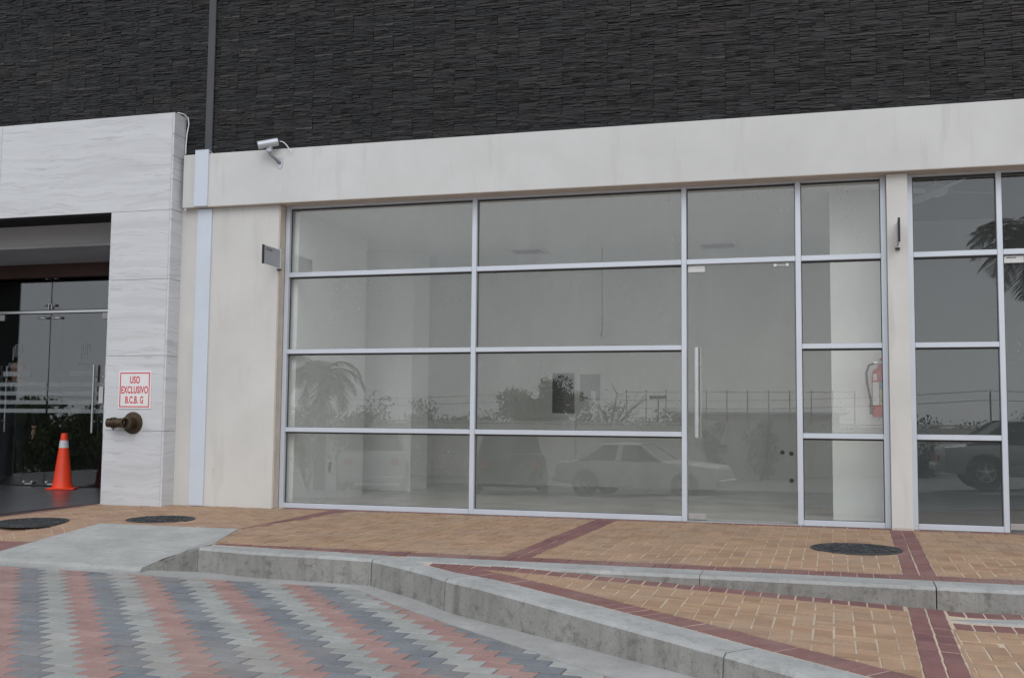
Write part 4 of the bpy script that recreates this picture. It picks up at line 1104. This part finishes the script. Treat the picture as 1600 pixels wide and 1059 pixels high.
# ================================================================== ACROSS THE LOT (seen in the glass)
def wheel(par, x, y, z, r, side):
    t = MB(); t.lathe([(r*.62, -.10), (r*.93, -.10), (r, -.07), (r, .07), (r*.93, .10), (r*.62, .10)], (0,0,0), 26, 'y', caps=False)
    o = t.build('wheel', MT['tyre'], par, True); o.location = (x, y, z)
    q = MB(); q.lathe([(r*.63, -.09*side), (r*.60, -.10*side), (r*.55, -.085*side), (r*.52, -.04*side)], (0,0,0), 26, 'y', caps=False)
    q.lathe([(r*.16, -.05*side), (r*.15, -.085*side), (.001, -.09*side)], (0,0,0), 14, 'y')
    for k in range(5):
        a = k*2*math.pi/5+.3; c_, s_ = math.cos(a), math.sin(a); w_ = r*.09; yy = -.075*side
        q.hexa([(c_*r*.12-s_*w_, yy, s_*r*.12+c_*w_), (c_*r*.56-s_*w_*.7, yy, s_*r*.56+c_*w_*.7), (c_*r*.56+s_*w_*.7, yy, s_*r*.56-c_*w_*.7), (c_*r*.12+s_*w_, yy, s_*r*.12-c_*w_),
                (c_*r*.12-s_*w_, yy+.02*side, s_*r*.12+c_*w_), (c_*r*.56-s_*w_*.7, yy+.02*side, s_*r*.56+c_*w_*.7), (c_*r*.56+s_*w_*.7, yy+.02*side, s_*r*.56-c_*w_*.7), (c_*r*.12+s_*w_, yy+.02*side, s_*r*.12-c_*w_)])
    q.build('rim', MT['steel'], o, True)
def car(name, label, loc, rz, paint, st, cab, hw, wr, wx, pickup=False):
    """st: stations (x, z_low, z_top); cab: (x0,x1,x2,x3, z_belt, z_roof) base front .. base rear"""
    root = empty(name, loc, rz); tag(root, label, 'car' if not pickup else 'pickup truck')
    rows = []
    for x, zl, zt in st:
        e = .86 if x in (st[0][0], st[-1][0]) else 1.
        rows.append([(x, -hw*.93*e, zl), (x, -hw*e, zl+.16), (x, -hw*e, zt-.16), (x, -hw*.94*e, zt-.04), (x, -hw*.8*e, zt), (x, hw*.8*e, zt), (x, hw*.94*e, zt-.04), (x, hw*e, zt-.16), (x, hw*e, zl+.16), (x, hw*.93*e, zl)])
    MB().grid(rows, closed=True, caps=True).build('body', paint, root, True)
    a0, a1, a2, a3, zb, zr_ = cab; hb, hr = hw*.90, hw*.74
    B = [(a0,-hb,zb),(a3,-hb,zb),(a3,hb,zb),(a0,hb,zb)]; T = [(a1,-hr,zr_-.05),(a2,-hr,zr_-.05),(a2,hr,zr_-.05),(a1,hr,zr_-.05)]
    MB().hexa(B+T).build('window_glass', MT['car_glass'], root)
    rf = MB(); rf.grid([[(a1-.06,-hr-.02,zr_-.055),(a1+.05,-hr*.9,zr_-.01),(a1+.05,hr*.9,zr_-.01),(a1-.06,hr+.02,zr_-.055)],[(a1+.3,-hr-.03,zr_-.05),(a1+.3,-hr*.9,zr_),(a1+.3,hr*.9,zr_),(a1+.3,hr+.03,zr_-.05)],[(a2-.2,-hr-.03,zr_-.05),(a2-.2,-hr*.9,zr_),(a2-.2,hr*.9,zr_),(a2-.2,hr+.03,zr_-.05)],[(a2+.06,-hr-.02,zr_-.055),(a2,-hr*.9,zr_-.01),(a2,hr*.9,zr_-.01),(a2+.06,hr+.02,zr_-.055)]])
    rf.build('roof', paint, root, True)
    for s in (-1, 1):
        pm = MB(); xm_ = a1+(a2-a1)*.5
        for (xb, xt, wd) in ((a0, a1, .05), (xm_+.05, xm_, .09), (a3, a2, .12)):
            pm.hexa([(xb-wd, s*(hb+.012), zb), (xb+wd, s*(hb+.012), zb), (xb+wd, s*(hb-.03), zb), (xb-wd, s*(hb-.03), zb), (xt-wd*.7, s*(hr+.02), zr_-.045), (xt+wd*.7, s*(hr+.02), zr_-.045), (xt+wd*.7, s*(hr-.03), zr_-.045), (xt-wd*.7, s*(hr-.03), zr_-.045)])
        pm.build('pillar', paint, root)
        for x in wx:
            MB().lathe([(wr*1.22, .001), (wr*1.22, .006)] if s > 0 else [(wr*1.22, -.006), (wr*1.22, -.001)], (x, s*hw, wr), 26, 'y').build('wheel_arch', MT['black'], root)
            wheel(root, x, s*(hw-.045), wr, wr, -s)
        f = st[0][0]; MB().box((f-.03, s*hw*.68-.12, st[0][2]-.22), (f+.03, s*hw*.68+.12, st[0][2]-.08), ch=.01).build('headlight', MT['reflective'], root)
        f = st[-1][0]; MB().box((f-.03, s*hw*.68-.1, st[-1][2]-.25), (f+.03, s*hw*.68+.1, st[-1][2]-.10), ch=.01).build('tail_light', MT['ext_red'], root)
    for f in (st[0][0], st[-1][0]): MB().box((f-.10, -hw*.92, .34), (f+.10, hw*.92, .50), ch=.03).build('bumper', MT['steel'] if paint is MT['car_white'] else paint, root)
    return root
SED = [(-2.25,.34,.74),(-2.15,.27,.84),(-1.5,.25,.90),(-.8,.25,.95),(.2,.24,.95),(1.1,.25,.95),(1.6,.27,.93),(2.15,.32,.88),(2.25,.40,.80)]
car('parked_car', 'old white saloon car side-on across the lot, seen only mirrored in the shop glass', (.62, -18.9, zG(-18.9, .6)), math.pi+.16, MT['car_white'], SED, (-.75,-.15,.95,1.6,.93,1.40), .86, .31, (-1.4, 1.35))
car('parked_car', 'silver saloon mirrored in the lowest pane of the darker shop window', (9.98, -15.5, zG(-15.5, 10)), math.pi, MT['car_silver'], SED, (-.75,-.10,1.0,1.7,.93,1.45), .88, .33, (-1.4, 1.35))
SUV = [(-2.3,.45,.95),(-2.2,.38,1.05),(-1.4,.36,1.12),(-.9,.36,1.14),(.5,.36,1.14),(1.5,.36,1.14),(2.2,.40,1.14),(2.3,.5,1.05)]
car('parked_pickup', 'white pickup truck parked left of the saloon, mirrored in the lower left panes', (-7.0, -18.4, zG(-18.4)), 1.2, MT['car_white'], SUV, (-1.0,-.4,.5,.75,1.12,1.72), .90, .38, (-1.45, 1.45), True)
car('parked_pickup', 'dark pickup truck with its tail to the shop, mirrored beside the first mullion', (-2.75, -17.6, zG(-17.6)), 1.28, MT['car_dark'], SUV, (-1.0,-.4,.5,.75,1.12,1.72), .90, .38, (-1.45, 1.45), True)
car('parked_car', 'grey off-roader parked nearest the right-hand window', (12.6, -12.9, zG(-12.9, 12)), .15, MT['car_silver'], SUV, (-1.0,-.4,1.7,2.2,1.12,1.80), .92, .38, (-1.45, 1.45))
# lot wall
lwl = empty('boundary_wall', (0, -27.6, -1.3)); tag(lwl, 'long pale boundary wall behind the parked cars', 'wall')
for i in range(16):
    x0 = -34+i*4.2
    MB().box((x0, 0, -.1), (x0+4.19, .16, 2.22), ch=.01).build('wall_panel', MT['lotwall'], lwl)
    MB().box((x0-.12, .1601, -.1), (x0+.12, .22, 2.26)).build('pier', MT['lotwall'], lwl)
MB().box((-34, -.04, 2.262), (33.2, .2, 2.32)).build('coping', MT['lotwall'], lwl)

def leaves(m, c, r, n, s, rr, squash=1.):
    for _ in range(n):
        while True:
            d = Vector((rr.uniform(-1,1), rr.uniform(-1,1), rr.uniform(-1,1)))
            if .15 < d.length < 1: break
        d *= (.55+.45*rr.random())/max(.4, d.length)*d.length**.5
        p = Vector(c)+Vector((d.x*r, d.y*r, d.z*r*squash))
        q = Euler((rr.uniform(0,6.3), rr.uniform(0,6.3), rr.uniform(0,6.3))).to_matrix(); k = s*rr.uniform(.6, 1.3)
        m.face([p+q@Vector((-k,0,0)), p+q@Vector((0,-k*.6,0)), p+q@Vector((k,0,0)), p+q@Vector((0,k*.6,0))])
def tree(name, label, x, y, z0, h, w, nl, leafy=True, seed=1, s=.16, mat='leaf'):
    rr = random.Random(seed); root = empty(name, (x, y, z0)); tag(root, label, 'tree', 'trees beyond the lot wall')
    t = MB(); th = h*.45; t.tube([(0,0,0),(.05*h*rr.uniform(-.5,.5),0,th*.5),(0.02*h,0,th)], [h*.03, h*.024, h*.018], 8)
    tips = []
    for k in range(9):
        a = k*2.4; e = rr.uniform(.25, 1.1); L = rr.uniform(.35, .6)*h
        p0 = Vector((.02*h, 0, th*rr.uniform(.6, 1))); d = Vector((math.cos(a)*math.cos(e)*w/h*1.3, math.sin(a)*math.cos(e)*w/h*1.3, math.sin(e)))
        p1 = p0+d*L*.5+Vector((0,0,.03*h)); p2 = p0+d*L; t.tube([p0, p1, p2], [h*.012, h*.008, h*.003], 6); tips += [p1, p2]
        for b in range(4):
            q = p1.lerp(p2, rr.random()); e2 = q+Vector((rr.uniform(-1,1), rr.uniform(-1,1), rr.uniform(-.1,.9)))*h*.14; t.tube([q, e2], [h*.005, h*.0015], 5); tips.append(e2)
    t.build('trunk', MT['bark'], root)
    m = MB()
    for p in tips: leaves(m, p, w*rr.uniform(.12, .24), max(2, nl//len(tips)), s, rr, .8)
    m.build('crown', MT[mat], root)
def bush(name, label, x, y, z0, h, w, n, seed, mat='leaf_hedge', s=.06, low=.25):
    rr = random.Random(seed); root = empty(name, (x, y, z0)); tag(root, label, 'bush', 'bushes around the lot')
    st = MB()
    for k in range(7):
        a = rr.uniform(0, 6.3); st.tube([(0,0,0), (math.cos(a)*w*.2, math.sin(a)*w*.2, h*.4), (math.cos(a)*w*.4, math.sin(a)*w*.4, h*.85)], [.02, .014, .006], 5)
    st.build('stem', MT['bark'], root)
    m = MB()
    for k in range(14):
        a = rr.uniform(0, 6.3); q = rr.random()*w*.38; leaves(m, (q*math.cos(a), q*math.sin(a), h*rr.uniform(low, .88)), w*rr.uniform(.16, .28), n//14, s, rr)
    m.build('crown', MT[mat], root)
tree('leafy_tree', 'leafy tree mirrored behind the black card on the centre pane', -6.0, -32, -1.3, 4.5, 3.4, 9000, seed=3, s=.062)
tree('bare_tree', 'nearly bare spreading tree beside the leafy one', -3.1, -32.5, -1.3, 4.3, 3.0, 160, seed=8, s=.05)
tl = ['low tree over the boundary wall left of the leafy tree', 'low tree over the boundary wall above the white pickup', 'broad low tree over the wall left of the white pickup', 'small low tree over the wall right of the bare tree', 'taller low tree just left of the leafy tree',
      'broad low tree filling in behind the leafy and the bare tree', 'low tree over the wall left of the silver saloon', 'low tree over the wall behind the off-roader', 'tallest low tree at the far right of the wall', 'farthest low tree at the left end of the wall']
for k, (x, y, h, wd) in enumerate(((-10.5,-33,3.3,3.2),(-14.5,-33,3.6,3.4),(-18.5,-33,3.4,3.4),(-1.2,-34,2.9,2.6),(-8.2,-35,3.4,3.),(-4.5,-36,3.1,3.6),(9.5,-36,2.9,3.),(14,-35,3.4,3.4),(18,-35,4.4,3.4),(-24,-34,4,4))):
    tree('low_tree', tl[k], x, y, -1.3, h, wd, 2600, seed=21+k, s=.065)
bush('tall_bush', 'narrow dark bush against the boundary wall beside the white saloon', 1.75, -26.6, -1.3, 2.5, 1.1, 1100, 41, 'leaf')
bush('tall_bush', 'wider dark bush against the boundary wall, second from the white saloon', 3.3, -26.5, -1.3, 2.6, 1.5, 1300, 42, 'leaf')
bush('tall_bush', 'green bush behind the silver saloon', 8.2, -25, -1.3, 2.1, 1.8, 1100, 43, 'leaf')
hb = ['leftmost glossy shrub opposite the entrance doors', 'second glossy shrub from the left in the planting opposite the entrance', 'tallest glossy shrub left of the middle in the planting opposite the entrance', 'glossy shrub mirrored behind the left door pull',
      'glossy shrub mirrored left of the traffic cone', 'tall glossy shrub mirrored above the traffic cone', 'glossy shrub mirrored right of the traffic cone', 'rightmost glossy shrub opposite the entrance doors']
for i in range(8): bush('entrance_bush', hb[i], -15.6+i*.72, -9.2+.25*(i % 2), zG(-9.2)-.1, 1.6+.22*(i % 3), 1.7, 3600, 60+i, low=.08)

def frond(rr, base, az, el, L, droop):
    pts = []; p = Vector(base); e = el
    n = 11
    for i in range(n+1):
        pts.append(p.copy()); p = p+Vector((math.cos(az)*math.cos(e), math.sin(az)*math.cos(e), math.sin(e)))*L/n; e -= droop/n
    m = MB(); m.tube(pts, [.022-.0016*i for i in range(n+1)], 5)
    for i in range(2, n*4):
        t = i/(n*4); j = int(t*n); q = pts[j].lerp(pts[j+1], t*n-j); d = (pts[j+1]-pts[j]).normalized()
        side = d.cross(Vector((0,0,1))).normalized()
        for s in (-1, 1):
            ll = L*.30*math.sin(math.pi*min(1, .12+t*.92))**.7; dirv = (side*s*.85+d*.55+Vector((0,0,rr.uniform(-.35,.10)))).normalized()
            tip = q+dirv*ll+Vector((0,0,-ll*.22)); up_ = d*.016
            m.face([q-up_, q+up_, q.lerp(tip, .6)+up_*.9+Vector((0,0,.02)), tip, q.lerp(tip, .6)-up_*.9+Vector((0,0,.02))])
    return m
def palm(name, label, x, y, z0, h, L, nf, seed, droop=1.5):
    rr = random.Random(seed); root = empty(name, (x, y, z0)); tag(root, label, 'palm tree')
    t = MB(); t.tube([(0,0,0),(.05,0,h*.5),(.0,0,h)], [.16, .12, .10], 12); t.build('trunk', MT['bark'], root)
    for k in range(nf): frond(rr, (0,0,h), k*2.399, rr.uniform(-.3, 1.15), L*rr.uniform(.85, 1.1), droop*rr.uniform(.8, 1.2)).build('frond', MT['leaf_palm'], root)
palm('palm_tree', 'feathery palm mirrored in the top panes of the darker shop', 10.2, -18, zG(-18), 6.35, 1.8, 26, 5)
palm('young_palm', 'drooping palm mirrored in the left panes of the wide window', -7.55, -16, zG(-16), 3.05, 1.5, 15, 9, 2.4)
bush('palm_undergrowth', 'leafy clump at the foot of the drooping palm', -8.0, -16.2, zG(-16), 2.5, 1.9, 900, 77)
bush('palm_undergrowth', 'second leafy clump right of the drooping palm', -6.9, -16.6, zG(-16), 2.1, 1.6, 900, 78)

# poles, floodlight, shed
def pole(name, label, x, y, z1, arm=None):
    r = empty(name, (x, y, -1.3)); tag(r, label, 'pole', 'poles beyond the lot')
    MB().tube([(0,0,0),(0,0,z1+1.3)], .03, 8).build('post', MT['bark'], r)
    if arm == 'lamp':
        MB().box((-.4, -.1, z1+1.25), (.4, .1, z1+1.4), ch=.02).build('floodlight', MT['dark_in'], r)
    elif arm: MB().box((-.35, -.03, z1+1.0), (.35, .03, z1+1.05)).build('cross_arm', MT['bark'], r)
pole('floodlight_pole', 'floodlight mast beyond the boundary wall', -2.27, -40, 2.2, 'lamp')
pole('utility_pole', 'utility pole left of the leafy tree', -9.6, -40, 2.7, 'x'); pole('utility_pole', 'utility pole behind the silver saloon', 11.2, -34, 2.3); pole('utility_pole', 'thin pole right of the silver saloon pole', 13.2, -34, 2.3, 'x')
pole('utility_pole', 'thin dark pole between pickup and white saloon', -3.2, -27.2, 1.1)
wr_ = MB()
for z, dz in ((2.35, 0), (2.0, .05)):
    for (xa, xb) in ((-40, -9.6), (-9.6, 11.2), (11.2, 40)):
        wr_.tube([(xa+(xb-xa)*t/8, -40+(6 if xa > 0 or xb > 11.5 else 6*max(0, (xa+(xb-xa)*t/8+9.6)/20.8) if xa > -20 else 0), z-.35*4*(t/8)*(1-t/8)) for t in range(9)], .010, 4)
tag(wr_.build('power_line', MT['black']), 'slack power lines strung between the utility poles', 'wires')
sh = empty('long_shed', (1.6, -47, -1.3)); tag(sh, 'long low pale-roofed shed beyond the boundary wall', 'shed')
MB().box((-4.2, -3, 0), (4.2, 0, 2.85)).build('wall', MT['lotwall'], sh)
r_ = MB(); r_.hexa([(-4.6,.4,2.86),(4.6,.4,2.86),(4.6,-3.4,2.86),(-4.6,-3.4,2.86),(-4.6,.4,2.98),(4.6,.4,2.98),(4.6,-3.4,3.25),(-4.6,-3.4,3.25)]); r_.build('roof', MT['white'], sh)
fc = empty('mesh_fence', (1.5, -44, -1.3)); tag(fc, 'tall thin wire fence in front of the long shed', 'fence')
for i in range(12): MB().tube([(-6+i*1.0, 0, 0), (-6+i*1.0, 0, 4.0)], .025, 5).build('post', MT['dark_in'], fc)
for z in (2.6, 3.9): MB().tube([(-6, 0, z), (5, 0, z)], .012, 4).build('rail', MT['dark_in'], fc)
